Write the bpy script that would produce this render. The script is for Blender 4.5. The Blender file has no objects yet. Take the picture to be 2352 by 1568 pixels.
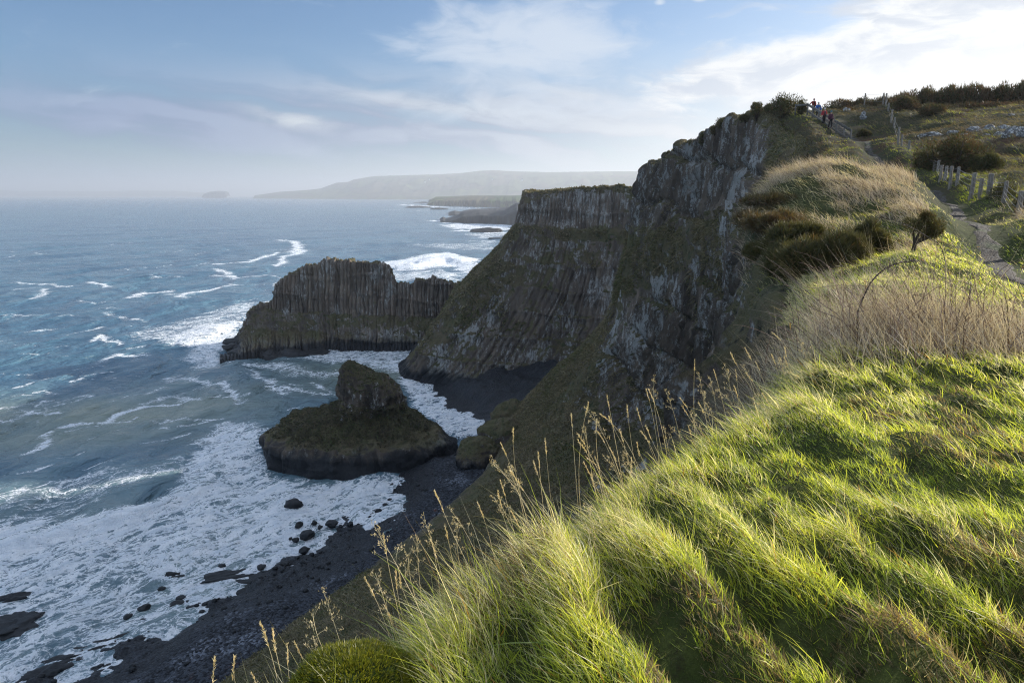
import bpy, bmesh, math, random
import numpy as np
from mathutils import Vector, Matrix
random.seed(7)
RNG = np.random.default_rng(11)
SC = bpy.context.scene
COL = SC.collection
EYE = 70.0          # camera height above the sea
FPX = 1568.0        # focal length in survey pixels (24 mm lens)
PIT = math.atan((784 - 447) / FPX)
CP, SP = math.cos(PIT), math.sin(PIT)

# ---------------------------------------------------------------- surveying helpers
def ray(u, v):
    a = (u - 1176) / FPX; b = (784 - v) / FPX
    return np.array([a, CP + b * SP, -SP + b * CP])
def at_depth(u, v, y):
    r = ray(u, v); t = y / r[1]
    return np.array([0, 0, EYE]) + r * t
def at_height(u, v, z):
    r = ray(u, v); t = (z - EYE) / r[2]
    return np.array([0, 0, EYE]) + r * t
def survey(P):
    """where world points sit in the survey picture (u, v)"""
    d = P - np.array([0, 0, EYE])
    f = d[:, 1] * CP - d[:, 2] * SP
    up = d[:, 1] * SP + d[:, 2] * CP
    f = np.where(f < 1e-3, 1e-3, f)
    return 1176 + FPX * d[:, 0] / f, 784 - FPX * up / f

# ---------------------------------------------------------------- noise
def _hash(ix, iy, iz, seed):
    h = (ix.astype(np.uint32) * np.uint32(374761393) + iy.astype(np.uint32) * np.uint32(668265263)
         + iz.astype(np.uint32) * np.uint32(2246822519) + np.uint32((seed * 3266489917) & 0xffffffff))
    h = (h ^ (h >> np.uint32(13))) * np.uint32(1274126177)
    h = (h ^ (h >> np.uint32(16))) * np.uint32(2654435761)
    return (h ^ (h >> np.uint32(15)))
def hash01(i, seed=0, j=None, k=None):
    i = np.asarray(i).astype(np.int64)
    j = np.zeros_like(i) if j is None else np.asarray(j).astype(np.int64)
    k = np.zeros_like(i) if k is None else np.asarray(k).astype(np.int64)
    with np.errstate(over='ignore'):
        return _hash(i, j, k, seed).astype(np.float64) / 4294967295.0
def vnoise(P, seed=0):
    """smooth value noise in [-1, 1]"""
    P = np.asarray(P, float)
    i = np.floor(P).astype(np.int64); f = P - i
    f = f * f * f * (f * (f * 6 - 15) + 10)
    out = 0
    with np.errstate(over='ignore'):
        for dx in (0, 1):
            wx = f[:, 0] if dx else 1 - f[:, 0]
            for dy in (0, 1):
                wy = f[:, 1] if dy else 1 - f[:, 1]
                for dz in (0, 1):
                    wz = f[:, 2] if dz else 1 - f[:, 2]
                    h = _hash(i[:, 0] + dx, i[:, 1] + dy, i[:, 2] + dz, seed).astype(np.float64) / 4294967295.0
                    out = out + wx * wy * wz * h
    return out * 2 - 1
def fbm(P, oct=4, seed=0, gain=0.5, lac=2.03):
    P = np.asarray(P, float); a = 1.0; s = 0; n = 0
    for o in range(oct):
        s = s + a * vnoise(P, seed + o * 17); n += a
        a *= gain; P = P * lac + 3.17
    return s / n
def sstep(a, b, x):
    t = np.clip((x - a) / (b - a), 0, 1); return t * t * (3 - 2 * t)
def xyz(*c):
    c = [np.asarray(q, float) for q in c]
    while len(c) < 3: c.append(np.zeros_like(c[0]))
    return np.stack(c, 1)

# ---------------------------------------------------------------- mesh helpers
def mk(name, V, Q=None, T=None, mat=None, parent=None, smooth=True, attrs=None, cols=None):
    """link ONE mesh object from vertex / quad / triangle arrays"""
    V = np.asarray(V, np.float32)
    me = bpy.data.meshes.new(name)
    me.vertices.add(len(V)); me.vertices.foreach_set('co', V.ravel())
    lo, st, n = [], [], 0
    if Q is not None and len(Q):
        Q = np.asarray(Q, np.int32); lo.append(Q.ravel()); st.append(np.arange(len(Q), dtype=np.int32) * 4); n += len(Q) * 4
    if T is not None and len(T):
        T = np.asarray(T, np.int32); lo.append(T.ravel()); st.append(n + np.arange(len(T), dtype=np.int32) * 3)
    lo = np.concatenate(lo); st = np.concatenate(st)
    me.loops.add(len(lo)); me.loops.foreach_set('vertex_index', lo)
    me.polygons.add(len(st)); me.polygons.foreach_set('loop_start', st)
    me.update(calc_edges=True)
    if smooth:
        me.polygons.foreach_set('use_smooth', np.ones(len(st), bool))
    for k, a in (attrs or {}).items():
        at = me.attributes.new(k, 'FLOAT', 'POINT'); at.data.foreach_set('value', np.asarray(a, np.float32))
    if cols is not None:
        at = me.attributes.new('tint', 'FLOAT_COLOR', 'POINT')
        c4 = np.ones((len(V), 4), np.float32); c4[:, :3] = cols; at.data.foreach_set('color', c4.ravel())
    if mat: me.materials.append(mat)
    o = bpy.data.objects.new(name, me); COL.objects.link(o)
    if parent: o.parent = parent
    return o
def gridq(nr, nc, wrap=False):
    r = np.arange(nr - 1)[:, None]; c = np.arange(nc if wrap else nc - 1)[None]
    c2 = (c + 1) % nc
    return np.stack([r * nc + c, r * nc + c2, (r + 1) * nc + c2, (r + 1) * nc + c], -1).reshape(-1, 4)
def tag(o, label=None, cat=None, group=None, kind=None):
    if label: o['label'] = label
    if cat: o['category'] = cat
    if group: o['group'] = group
    if kind: o['kind'] = kind
    return o
def empty(name, loc, rz=0.0):
    o = bpy.data.objects.new(name, None); COL.objects.link(o)
    o.location = loc; o.rotation_euler = (0, 0, rz); o.empty_display_size = .2
    return o
def copy_tree(o, parent=None):
    c = o.copy(); COL.objects.link(c)
    if parent: c.parent = parent
    for ch in list(o.children): copy_tree(ch, c)
    return c
class Acc:
    """collects pieces that make up one mesh"""
    def __init__(s): s.V, s.Q, s.T, s.C, s.n = [], [], [], [], 0
    def add(s, V, Q=None, T=None, col=None):
        V = np.asarray(V, float); s.V.append(V)
        if Q is not None and len(Q): s.Q.append(np.asarray(Q) + s.n)
        if T is not None and len(T): s.T.append(np.asarray(T) + s.n)
        s.C.append(np.broadcast_to(np.asarray(col if col is not None else (1, 1, 1), float), (len(V), 3)))
        s.n += len(V); return s
    def build(s, name, mat, parent=None, smooth=True, cols=False):
        return mk(name, np.concatenate(s.V), np.concatenate(s.Q) if s.Q else None, np.concatenate(s.T) if s.T else None,
                  mat, parent, smooth, cols=np.concatenate(s.C) if cols else None)
def tube(P, R, n=6, caps=True):
    P = np.asarray(P, float); R = np.broadcast_to(np.asarray(R, float), (len(P),))
    T = np.gradient(P, axis=0); T /= np.linalg.norm(T, axis=1)[:, None] + 1e-9
    ref = np.array([0, 0, 1.0]) if abs(T[:, 2]).mean() < .8 else np.array([1.0, 0, 0])
    A = np.cross(T, ref); A /= np.linalg.norm(A, axis=1)[:, None] + 1e-9
    B = np.cross(T, A)
    a = np.arange(n) * 2 * math.pi / n
    V = P[:, None] + R[:, None, None] * (np.cos(a)[None, :, None] * A[:, None] + np.sin(a)[None, :, None] * B[:, None])
    V = V.reshape(-1, 3); Q = gridq(len(P), n, True); Tt = []
    if caps:
        i0, i1 = len(V), len(V) + 1
        V = np.concatenate([V, P[:1], P[-1:]]); m = (len(P) - 1) * n
        Tt = [(i0, (k + 1) % n, k) for k in range(n)] + [(i1, m + k, m + (k + 1) % n) for k in range(n)]
    return V, Q, np.array(Tt, int).reshape(-1, 3)
def plank(p0, p1, w, h, up=(0, 0, 1)):
    """squared timber from p0 to p1"""
    p0, p1 = np.asarray(p0, float), np.asarray(p1, float)
    d = p1 - p0; d /= np.linalg.norm(d); s = np.cross(d, up); s /= np.linalg.norm(s); t = np.cross(s, d)
    b = min(w, h) * .12; prof = []
    for sx, sy in ((1, 1), (-1, 1), (-1, -1), (1, -1)):
        c = [(sx * (w / 2), sy * (h / 2 - b)), (sx * (w / 2 - b), sy * h / 2)]
        prof += c if sx * sy > 0 else c[::-1]
    V = [p + s * x + t * y for p in (p0, p1) for x, y in prof]; V += [p0, p1]
    Q = [(k, (k + 1) % 8, 8 + (k + 1) % 8, 8 + k) for k in range(8)]
    T = [(16, (k + 1) % 8, k) for k in range(8)] + [(17, 8 + k, 8 + (k + 1) % 8) for k in range(8)]
    return np.array(V), np.array(Q), np.array(T)
_ICO = {}
def ico(sub):
    if sub not in _ICO:
        bm = bmesh.new(); bmesh.ops.create_icosphere(bm, subdivisions=sub, radius=1)
        bm.verts.ensure_lookup_table()
        _ICO[sub] = (np.array([v.co[:] for v in bm.verts]), np.array([[v.index for v in f.verts] for f in bm.faces])); bm.free()
    return _ICO[sub]
def rock_mesh(size, seed, sub=4, rough=.35, facet=.5):
    V, T = ico(sub); V = V.copy()
    for k in range(9):                                     # chop flat faces
        d = RNG.normal(size=3); d /= np.linalg.norm(d); lim = RNG.uniform(.62, .95)
        e = V @ d - lim; V -= np.where(e > 0, e, 0)[:, None] * d * facet * 1.6
    V *= (1 + rough * fbm(V * 1.7 + seed * 9.1, 5, seed))[:, None]
    return V * np.asarray(size), T
def blades(P, D, L, W, bend, col, seg=3, tipcol=None):
    """leaf-like strips: roots P, directions D, lengths L, widths W, tip offset bend"""
    n = len(P); P = np.asarray(P, float)
    D = D / (np.linalg.norm(D, axis=1)[:, None] + 1e-9)
    S = np.cross(D, RNG.normal(size=(n, 3))); S /= np.linalg.norm(S, axis=1)[:, None] + 1e-9
    L = np.broadcast_to(np.asarray(L, float), (n,))[:, None]; W = np.broadcast_to(np.asarray(W, float), (n,))[:, None]
    ts = np.linspace(0, 1, seg + 1)
    lv = []; cl = []
    tipcol = col if tipcol is None else tipcol
    for t in ts:
        c = P + D * L * t + bend * L * t * t
        w = W * (1 - t ** 1.6) * .5 * (.7 + .6 * min(t * 3, .5))
        cc = col * (1 - t) + tipcol * t
        if t < 1: lv += [c - S * w, c + S * w]; cl += [cc, cc]
        else: lv += [c]; cl += [cc]
    m = len(lv); V = np.stack(lv, 1).reshape(-1, 3); C = np.stack(cl, 1).reshape(-1, 3)
    b = (np.arange(n) * m)[:, None]
    Q = [b + np.array([[2 * k, 2 * k + 1, 2 * k + 3, 2 * k + 2]]) for k in range(seg - 1)]
    Q = np.concatenate(Q) if Q else None
    T = b + np.array([[2 * seg - 2, 2 * seg - 1, 2 * seg]])
    return V, Q, T, C
def catmull(C, n_out, axis):
    """resample control array along an axis with centripetal-ish Catmull-Rom"""
    C = np.moveaxis(C, axis, 0); n = len(C)
    seg = np.linalg.norm((C[1:] - C[:-1])[..., :3].reshape(n - 1, -1), axis=1) / math.sqrt(C[0][..., 0].size)
    u = np.concatenate([[0], np.cumsum(np.maximum(seg, 1e-3))])
    t = np.linspace(0, u[-1], n_out)
    k = np.clip(np.searchsorted(u, t, side='right') - 1, 0, n - 2)
    h = u[k + 1] - u[k]; x = (t - u[k]) / h
    m = np.zeros_like(C)                                   # monotone-limited tangents
    dC = (C[1:] - C[:-1]) / np.diff(u).reshape((-1,) + (1,) * (C.ndim - 1))
    a, b = dC[:-1], dC[1:]
    m[1:-1] = np.where(a * b > 0, 2 * a * b / (a + b + np.where(a + b == 0, 1e-9, 0)), 0)
    m[0], m[-1] = dC[0], dC[-1]
    sh = (-1,) + (1,) * (C.ndim - 1); x = x.reshape(sh); h = h.reshape(sh)
    o = (2 * x**3 - 3 * x**2 + 1) * C[k] + (x**3 - 2 * x**2 + x) * h * m[k] + (-2 * x**3 + 3 * x**2) * C[k + 1] + (x**3 - x**2) * h * m[k + 1]
    return np.moveaxis(o, 0, axis)
def normals(G):
    a = np.gradient(G, axis=0); b = np.gradient(G, axis=1)
    n = np.cross(b, a); return n / (np.linalg.norm(n, axis=-1)[..., None] + 1e-9)

# ---------------------------------------------------------------- material helpers
def hexlin(r, g, b):
    f = lambda c: (c / 255 / 12.92) if c / 255 <= .04045 else ((c / 255 + .055) / 1.055) ** 2.4
    return (f(r), f(g), f(b), 1)
class NT:
    def __init__(s, tree): s.t = tree; s.n = tree.nodes; s.l = tree.links
    def new(s, typ, **kw):
        nd = s.n.new(typ)
        for k, v in kw.items(): setattr(nd, k, v)
        return nd
    def put(s, nd, key, v):
        if v is None: return
        if hasattr(v, 'is_output') or isinstance(v, bpy.types.NodeSocket): s.l.new(v, nd.inputs[key])
        else:
            i = nd.inputs[key]
            if hasattr(i.default_value, '__len__') and not hasattr(v, '__len__'): v = (v,) * len(i.default_value)
            if hasattr(v, '__len__') and len(i.default_value) == 4 and len(v) == 3: v = tuple(v) + (1,)
            i.default_value = v
    def m(s, op, a, b=None, c=None, clamp=False):
        nd = s.new('ShaderNodeMath', operation=op, use_clamp=clamp)
        s.put(nd, 0, a); s.put(nd, 1, b); s.put(nd, 2, c); return nd.outputs[0]
    def vm(s, op, a, b=None):
        nd = s.new('ShaderNodeVectorMath', operation=op); s.put(nd, 0, a); s.put(nd, 1, b)
        return nd.outputs['Value'] if op in ('LENGTH', 'DOT_PRODUCT') else nd.outputs[0]
    def mix(s, f, a, b, mode='MIX'):
        nd = s.new('ShaderNodeMix', data_type='RGBA', blend_type=mode)
        s.put(nd, 0, f); s.put(nd, 6, a); s.put(nd, 7, b); return nd.outputs[2]
    def rng(s, x, a, b, c=0., d=1., smooth=True):
        nd = s.new('ShaderNodeMapRange', interpolation_type='SMOOTHSTEP' if smooth else 'LINEAR', clamp=True) 
        for k, v in zip(range(5), (x, a, b, c, d)): s.put(nd, k, v)
        return nd.outputs[0]
    def noise(s, vec, scale, detail=4, rough=.55, dist=0.):
        nd = s.new('ShaderNodeTexNoise'); s.put(nd, 'Vector', vec); s.put(nd, 'Scale', scale); s.put(nd, 'Detail', detail)
        s.put(nd, 'Roughness', rough); s.put(nd, 'Distortion', dist); return nd.outputs[0]
    def noisec(s, vec, scale, detail=3):
        nd = s.new('ShaderNodeTexNoise'); s.put(nd, 'Vector', vec); s.put(nd, 'Scale', scale); s.put(nd, 'Detail', detail); return nd.outputs[1]
    def voro(s, vec, scale, feature='F1', rand=1.):
        nd = s.new('ShaderNodeTexVoronoi', feature=feature); s.put(nd, 'Vector', vec); s.put(nd, 'Scale', scale); s.put(nd, 'Randomness', rand); return nd
    def attr(s, name): 
        nd = s.new('ShaderNodeAttribute', attribute_name=name); return nd
    def ramp(s, f, stops):
        nd = s.new('ShaderNodeValToRGB'); e = nd.color_ramp.elements
        while len(e) < len(stops): e.new(.5)
        for el, (p, c) in zip(e, stops): el.position = p; el.color = tuple(c) + ((1,) if len(c) == 3 else ())
        s.put(nd, 0, f); return nd.outputs[0]
    def scalev(s, vec, sc):
        return s.vm('MULTIPLY', vec, sc)
def material(name):
    m = bpy.data.materials.new(name); m.use_nodes = True; m.node_tree.nodes.clear()
    t = NT(m.node_tree); t.out = t.new('ShaderNodeOutputMaterial'); t.mat = m
    t.pos = t.new('ShaderNodeNewGeometry'); t.P = t.pos.outputs['Position']; t.N = t.pos.outputs['Normal']
    return t
def finish(t, color, rough=.8, bump=None, bstr=.4, bdist=.1, spec=.3, **kw):
    b = t.new('ShaderNodeBsdfPrincipled'); t.put(b, 'Base Color', color); t.put(b, 'Roughness', rough); t.put(b, 'Specular IOR Level', spec)
    for k, v in kw.items(): t.put(b, k.replace('_', ' '), v)
    if bump is not None:
        bp = t.new('ShaderNodeBump'); t.put(bp, 'Height', bump); t.put(bp, 'Strength', bstr); t.put(bp, 'Distance', bdist)
        t.l.new(bp.outputs[0], b.inputs['Normal'])
    t.l.new(b.outputs[0], t.out.inputs[0]); t.bsdf = b
    return t.mat
def simple(name, c, rough=.7, var=.25, scale=6., spec=.3, bstr=.3, bdist=.02):
    t = material(name); co = t.new('ShaderNodeTexCoord').outputs['Object']
    n = t.noise(co, scale, 5)
    dark = tuple(x * (1 - var) for x in c); lite = tuple(min(1, x * (1 + var)) for x in c)
    return finish(t, t.mix(t.rng(n, .3, .7), dark, lite), rough, n, bstr, bdist, spec)
DENOISE = True; SKY_TINT = (.66, .91, 1.17, 1); SKY_MUL = .72; EXPOSURE = 0.62; HAZE = 1.0e-4; HAZE_TOP = 520.
# ================================================================ camera, sky, sun
cam = bpy.data.cameras.new('camera'); camo = bpy.data.objects.new('camera', cam); COL.objects.link(camo)
cam.sensor_width = 36; cam.lens = 24; cam.clip_start = .05; cam.clip_end = 120000
camo.location = (0, 0, EYE); camo.rotation_euler = (math.pi / 2 - PIT, 0, 0); SC.camera = camo
SUN_AZ, SUN_EL = math.radians(63), math.radians(19.6)   # azimuth to the right of straight ahead
sd = Vector((math.sin(SUN_AZ) * math.cos(SUN_EL), math.cos(SUN_AZ) * math.cos(SUN_EL), math.sin(SUN_EL)))
sl = bpy.data.lights.new('sun', 'SUN'); sl.energy = 5.0; sl.angle = math.radians(.6); sl.color = (1, .93, .82)
so = bpy.data.objects.new('sun', sl); COL.objects.link(so); so.rotation_euler = sd.to_track_quat('Z', 'Y').to_euler()

W = bpy.data.worlds.new('World'); SC.world = W; W.use_nodes = True; W.node_tree.nodes.clear(); w = NT(W.node_tree)
out = w.new('ShaderNodeOutputWorld'); bg = w.new('ShaderNodeBackground')
sky = w.new('ShaderNodeTexSky', sky_type='NISHITA'); sky.sun_disc = False
sky.sun_elevation = SUN_EL; sky.sun_rotation = SUN_AZ; sky.air_density = 1.0; sky.dust_density = .6; sky.ozone_density = 2.0
D = w.new('ShaderNodeTexCoord').outputs['Generated']
sp = w.new('ShaderNodeSeparateXYZ'); w.put(sp, 0, D); dx, dy, dz = sp.outputs
az = w.m('MULTIPLY', w.m('ARCTAN2', dx, dy), 57.2958); el = w.m('MULTIPLY', w.m('ARCSINE', dz), 57.2958)
def comb(a, b, c=0.):
    nd = w.new('ShaderNodeCombineXYZ'); w.put(nd, 0, a); w.put(nd, 1, b); w.put(nd, 2, c); return nd.outputs[0]
def sc(x, k, o=0.): return w.m('MULTIPLY_ADD', x, k, o)
def blob(a0, e0, sa, se, tilt=0.):
    a = w.m('SUBTRACT', az, a0); e = w.m('SUBTRACT', w.m('SUBTRACT', el, e0), w.m('MULTIPLY', a, tilt))
    q = w.m('ADD', w.m('POWER', w.m('DIVIDE', a, sa), 2.), w.m('POWER', w.m('DIVIDE', e, se), 2.))
    return w.m('EXPONENT', w.m('MULTIPLY', q, -1.))
def add(*xs):
    r = xs[0]
    for x in xs[1:]: r = w.m('ADD', r, x)
    return r
warp = w.noisec(comb(sc(az, .10), sc(el, .25)), 1., 3)
wv = w.vm('SCALE', w.vm('SUBTRACT', warp, (.5, .5, .5)))
wv.node.inputs['Scale'].default_value = 1.2
c1 = w.vm('ADD', comb(sc(az, .09), sc(el, .30)), wv)
nf = w.noise(c1, 1.6, 8, .58)                     # fluffy
c2 = w.vm('ADD', comb(sc(az, .035), w.m('MULTIPLY_ADD', az, .05, sc(el, .34))), wv)
ns = w.noise(c2, 1.3, 7, .5)                      # streaky veil
# clear sky
skyc = w.mix(1., sky.outputs[0], SKY_TINT, 'MULTIPLY')
bgs = w.new('ShaderNodeVectorMath', operation='SCALE'); w.put(bgs, 0, skyc); bgs.inputs['Scale'].default_value = SKY_MUL
base = bgs.outputs[0]
K = 1.0 / .1 / 2 ** EXPOSURE                                       # the Background runs at .1; cloud radiance is given for 1
def rad(r, g, b, k=1.): c = hexlin(r, g, b); return tuple(x * K * k for x in c[:3])
# lavender-grey veil at left and centre
veil = add(blob(-26, 5.0, 22, 3.2), w.m('MULTIPLY', blob(-6, 6.0, 16, 2.6), .9), w.m('MULTIPLY', blob(8, 5, 14, 4.0), .95))
veil = w.m('MULTIPLY', veil, w.rng(ns, .36, .60, .30, 1.), clamp=True)
col = w.mix(veil, base, w.mix(w.rng(ns, .40, .60), w.mix(w.rng(az, -34, 14), rad(100, 122, 168), rad(154, 169, 194)), w.mix(w.rng(az, -34, 14), rad(142, 163, 199), rad(200, 210, 223))))
# horizon pale band
hz = w.m('MULTIPLY', w.rng(el, 4.0, .2), w.rng(az, -46, -5, .6, .9))
col = w.mix(hz, col, w.mix(w.rng(az, -36, 12), rad(160, 186, 218), rad(216, 223, 230)))
# left bright wisps
wis = w.m('MULTIPLY', add(blob(-17, 5.6, 3.0, .65, -.16), w.m('MULTIPLY', blob(-2.5, 6.6, 10, .7, -.10), .75)), w.rng(nf, .38, .62))
col = w.mix(w.m('MULTIPLY', wis, 1.0, clamp=True), col, rad(218, 226, 232))
# big soft cloud right of centre
big = add(blob(4.0, 11.8, 6.8, 3.6), w.m('MULTIPLY', blob(-3.5, 11.0, 6.5, 2.4), .75), w.m('MULTIPLY', blob(7, 6.8, 13, 1.5), .75))
bigm = w.m('MULTIPLY', w.rng(w.m('ADD', w.m('MULTIPLY', big, .42), w.m('MULTIPLY', nf, 1.1)), .62, 1.08), .88)
col = w.mix(bigm, col, rad(206, 219, 236))
# white bank upper right
bank = add(blob(31, 9.5, 15, 3.6, .12), blob(45, 13, 16, 6), w.m('MULTIPLY', blob(18, 8.5, 7, 1.7, .10), .75), w.m('MULTIPLY', blob(60, 26, 34, 16), .9))
bankm = w.rng(w.m('ADD', w.m('MULTIPLY', bank, .50), w.m('MULTIPLY', nf, 1.0)), .66, .92)
nsh = w.noise(w.vm('ADD', c1, (.06, .22, 3.)), 1.6, 6, .55)
bankc = w.mix(w.rng(nsh, .42, .58), rad(244, 246, 248), rad(188, 201, 221))
col = w.mix(bankm, col, bankc)
# small puffs
puf = add(blob(14.3, 14.4, 1.1, .7), w.m('MULTIPLY', blob(11.3, 14.0, .8, .4), .7), w.m('MULTIPLY', blob(-30.6, 3.5, .5, .7), .5))
col = w.mix(w.m('MULTIPLY', w.rng(w.m('ADD', w.m('MULTIPLY', puf, .7), w.m('MULTIPLY', nf, .5)), .55, .8), .8), col, rad(222, 232, 242))
# glow towards the sun, low on the right
gl = w.m('MULTIPLY', add(blob(33, 6.0, 20, 2.6, .10), w.m('MULTIPLY', blob(40, 6, 26, 9), .55)), 1., clamp=True)
col = w.mix(gl, col, rad(247, 247, 246))
# broken cloud over the unseen sky, brightened and blued to lift the shade
oth = w.m('MULTIPLY', w.rng(nf, .40, .60), w.rng(el, 16, 26))
col = w.mix(w.m('MULTIPLY', oth, .85), col, rad(214, 230, 252, 1.75))
w.put(bg, 0, col); w.put(bg, 1, .1); w.l.new(bg.outputs[0], out.inputs[0])
W.cycles.sampling_method = 'MANUAL'; W.cycles.sample_map_resolution = 512

SC.view_settings.view_transform = 'Standard'; SC.view_settings.look = 'None'; SC.view_settings.gamma = 1; SC.view_settings.exposure = EXPOSURE
SC.view_settings.use_curve_mapping = False
SC.cycles.max_bounces = 8; SC.cycles.diffuse_bounces = 4; SC.cycles.glossy_bounces = 3; SC.cycles.transmission_bounces = 4; SC.cycles.volume_bounces = 0
SC.cycles.use_denoising = DENOISE; SC.cycles.denoising_input_passes = 'RGB_ALBEDO_NORMAL'; SC.cycles.denoising_prefilter = 'NONE'; SC.cycles.filter_width = 1.15; SC.cycles.sample_clamp_indirect = 6
# ================================================================ materials of the setting
def cliff_material(name, lichen=.5, warm=0.5, lift=1.0):
    t = material(name)
    nz = t.new('ShaderNodeSeparateXYZ'); t.put(nz, 0, t.N); Nz = nz.outputs[2]
    pz = t.new('ShaderNodeSeparateXYZ'); t.put(pz, 0, t.P); Z = pz.outputs[2]
    P = t.P
    rock = t.attr('rock').outputs['Fac']; hid = t.attr('crev').outputs['Fac']
    Ps = t.scalev(P, (1, 1, .28))                       # stretched down the face
    n1 = t.noise(Ps, .35, 6, .6); n2 = t.noise(Ps, 1.6, 6, .65); n3 = t.noise(P, 5.5, 5, .65); big = t.noise(P, .055, 4, .55)
    # bare basalt
    base = t.mix(t.rng(n1, .32, .68), (.074, .059, .049), (.175, .138, .106))
    base = t.mix(t.m('MULTIPLY', t.rng(big, .45, .65), warm), base, (.125, .094, .074))
    base = t.mix(t.rng(n2, .35, .75), base, t.mix(.5, base, (.12, .112, .105)))
    base = t.mix(1., base, t.mix(t.attr('tone').outputs['Fac'], (.62 * lift, .60 * lift, .57 * lift), (1.45 * lift, 1.38 * lift, 1.28 * lift)), 'MULTIPLY')
    # pale lichen, in patches that run down the face
    lp = t.m('ADD', t.m('MULTIPLY', t.noise(t.scalev(P, (1, 1, .20)), 1.5, 6, .68), .62), t.m('MULTIPLY', n3, .40))
    lp = t.m('ADD', lp, t.m('MULTIPLY', t.m('SUBTRACT', t.noise(t.scalev(P, (1, 1, .6)), .11, 4, .6), .5), .62))
    lm = t.m('MULTIPLY', t.rng(lp, .565 - .06 * lichen, .635 - .06 * lichen), t.rng(hid, 1.05, .55))
    base = t.mix(t.m('MULTIPLY', lm, .8), base, t.mix(n2, (.29, .285, .26), (.56, .54, .50)))
    # dark wet foot
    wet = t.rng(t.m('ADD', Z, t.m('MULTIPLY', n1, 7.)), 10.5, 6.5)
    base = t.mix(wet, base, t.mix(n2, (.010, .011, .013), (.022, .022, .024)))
    # grass, heather and dead bracken on the ledges
    gcol = t.mix(t.rng(t.noise(P, .16, 5, .6), .35, .65), (.128, .098, .056), (.105, .098, .042))
    gcol = t.mix(t.rng(t.noise(P, .5, 5), .52, .7), gcol, (.036, .050, .016))
    gcol = t.mix(t.rng(n3, .4, .75), gcol, (.095, .080, .045))
    gcol = t.mix(t.rng(t.noise(P, 2.4, 4), .55, .7), gcol, (.020, .020, .012))
    g = t.m('ADD', t.m('MULTIPLY', Nz, 1.15), t.m('MULTIPLY', t.m('SUBTRACT', n1, .5), 1.25))
    g = t.m('ADD', g, t.m('MULTIPLY', t.m('SUBTRACT', big, .5), 2.0))
    g = t.m('ADD', g, t.m('MULTIPLY', t.m('SUBTRACT', t.noise(t.scalev(P, (1, 1, 1.6)), .17, 5, .6), .5), 1.6))
    g = t.m('SUBTRACT', g, t.m('MULTIPLY_ADD', rock, 1.15, -.55))
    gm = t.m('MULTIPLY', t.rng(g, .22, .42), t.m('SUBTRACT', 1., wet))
    c = t.mix(gm, base, gcol)
    b = t.m('ADD', t.m('MULTIPLY', n2, .8), t.m('MULTIPLY', n3, .5))
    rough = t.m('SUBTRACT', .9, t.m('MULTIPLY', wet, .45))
    return finish(t, c, rough, b, .9, .5, .25)
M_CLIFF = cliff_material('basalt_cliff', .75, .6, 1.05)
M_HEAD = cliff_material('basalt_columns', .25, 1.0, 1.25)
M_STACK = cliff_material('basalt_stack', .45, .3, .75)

def turf_material():
    t = material('turf'); P = t.P
    n1 = t.noise(P, .35, 5); n2 = t.noise(P, 2.2, 6, .65); n3 = t.noise(P, 14., 4, .7)
    sepp = t.new('ShaderNodeSeparateXYZ'); t.put(sepp, 0, P)
    far = t.rng(sepp.outputs[1], 14, 45)
    c = t.mix(t.rng(n2, .3, .7), (.030, .042, .010), (.075, .085, .022))
    cf = t.mix(t.rng(n1, .4, .65), (.036, .038, .016), (.062, .050, .028))
    cf = t.mix(t.rng(t.noise(P, .9, 5), .55, .7), cf, (.045, .058, .018))
    cf = t.mix(t.rng(t.noise(P, .22, 4), .55, .68), cf, (.085, .046, .026))
    c = t.mix(far, c, cf)
    c = t.mix(t.rng(n3, .45, .75), c, (.028, .024, .012))
    return finish(t, c, .95, t.m('ADD', n2, t.m('MULTIPLY', n3, .3)), .8, .15, .1)
M_TURF = turf_material()

def shingle_material():
    t = material('shingle'); P = t.P
    sp_ = t.new('ShaderNodeSeparateXYZ'); t.put(sp_, 0, P); Z = sp_.outputs[2]
    v = t.voro(P, 2.6); cell = v.outputs['Color']; dist = v.outputs['Distance']
    v2 = t.voro(P, .9)
    sepc = t.new('ShaderNodeSeparateColor'); t.put(sepc, 0, cell)
    n1 = t.noise(P, .14, 4); n2 = t.noise(P, .7, 5)
    dry = t.mix(t.rng(sepc.outputs[0], .2, .95), (.010, .011, .014), (.050, .055, .066))
    pale = t.m('MULTIPLY', t.rng(n1, .50, .64), t.rng(sepc.outputs[1], .55, .9))
    dry = t.mix(t.m('MULTIPLY', pale, .8), dry, (.20, .215, .25))
    dry = t.mix(t.m('MULTIPLY', t.rng(t.noise(P, .10, 3), .58, .68), t.rng(n2, .5, .65)), dry, (.075, .028, .016))
    wet = t.m('MAXIMUM', t.rng(t.m('ADD', Z, t.m('MULTIPLY', n2, 1.3)), 2.7, 1.6), t.attr('plat').outputs['Fac'])
    wetc = t.mix(sepc.outputs[2], (.006, .007, .009), (.022, .024, .028))
    c = t.mix(wet, dry, wetc)
    h = t.m('ADD', t.m('MULTIPLY', t.m('SUBTRACT', 1., dist), 1.), t.m('MULTIPLY', v2.outputs['Distance'], -.6))
    return finish(t, c, t.m('SUBTRACT', .85, t.m('MULTIPLY', wet, .4)), h, 1., .25, .3)
M_SHINGLE = shingle_material()

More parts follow.
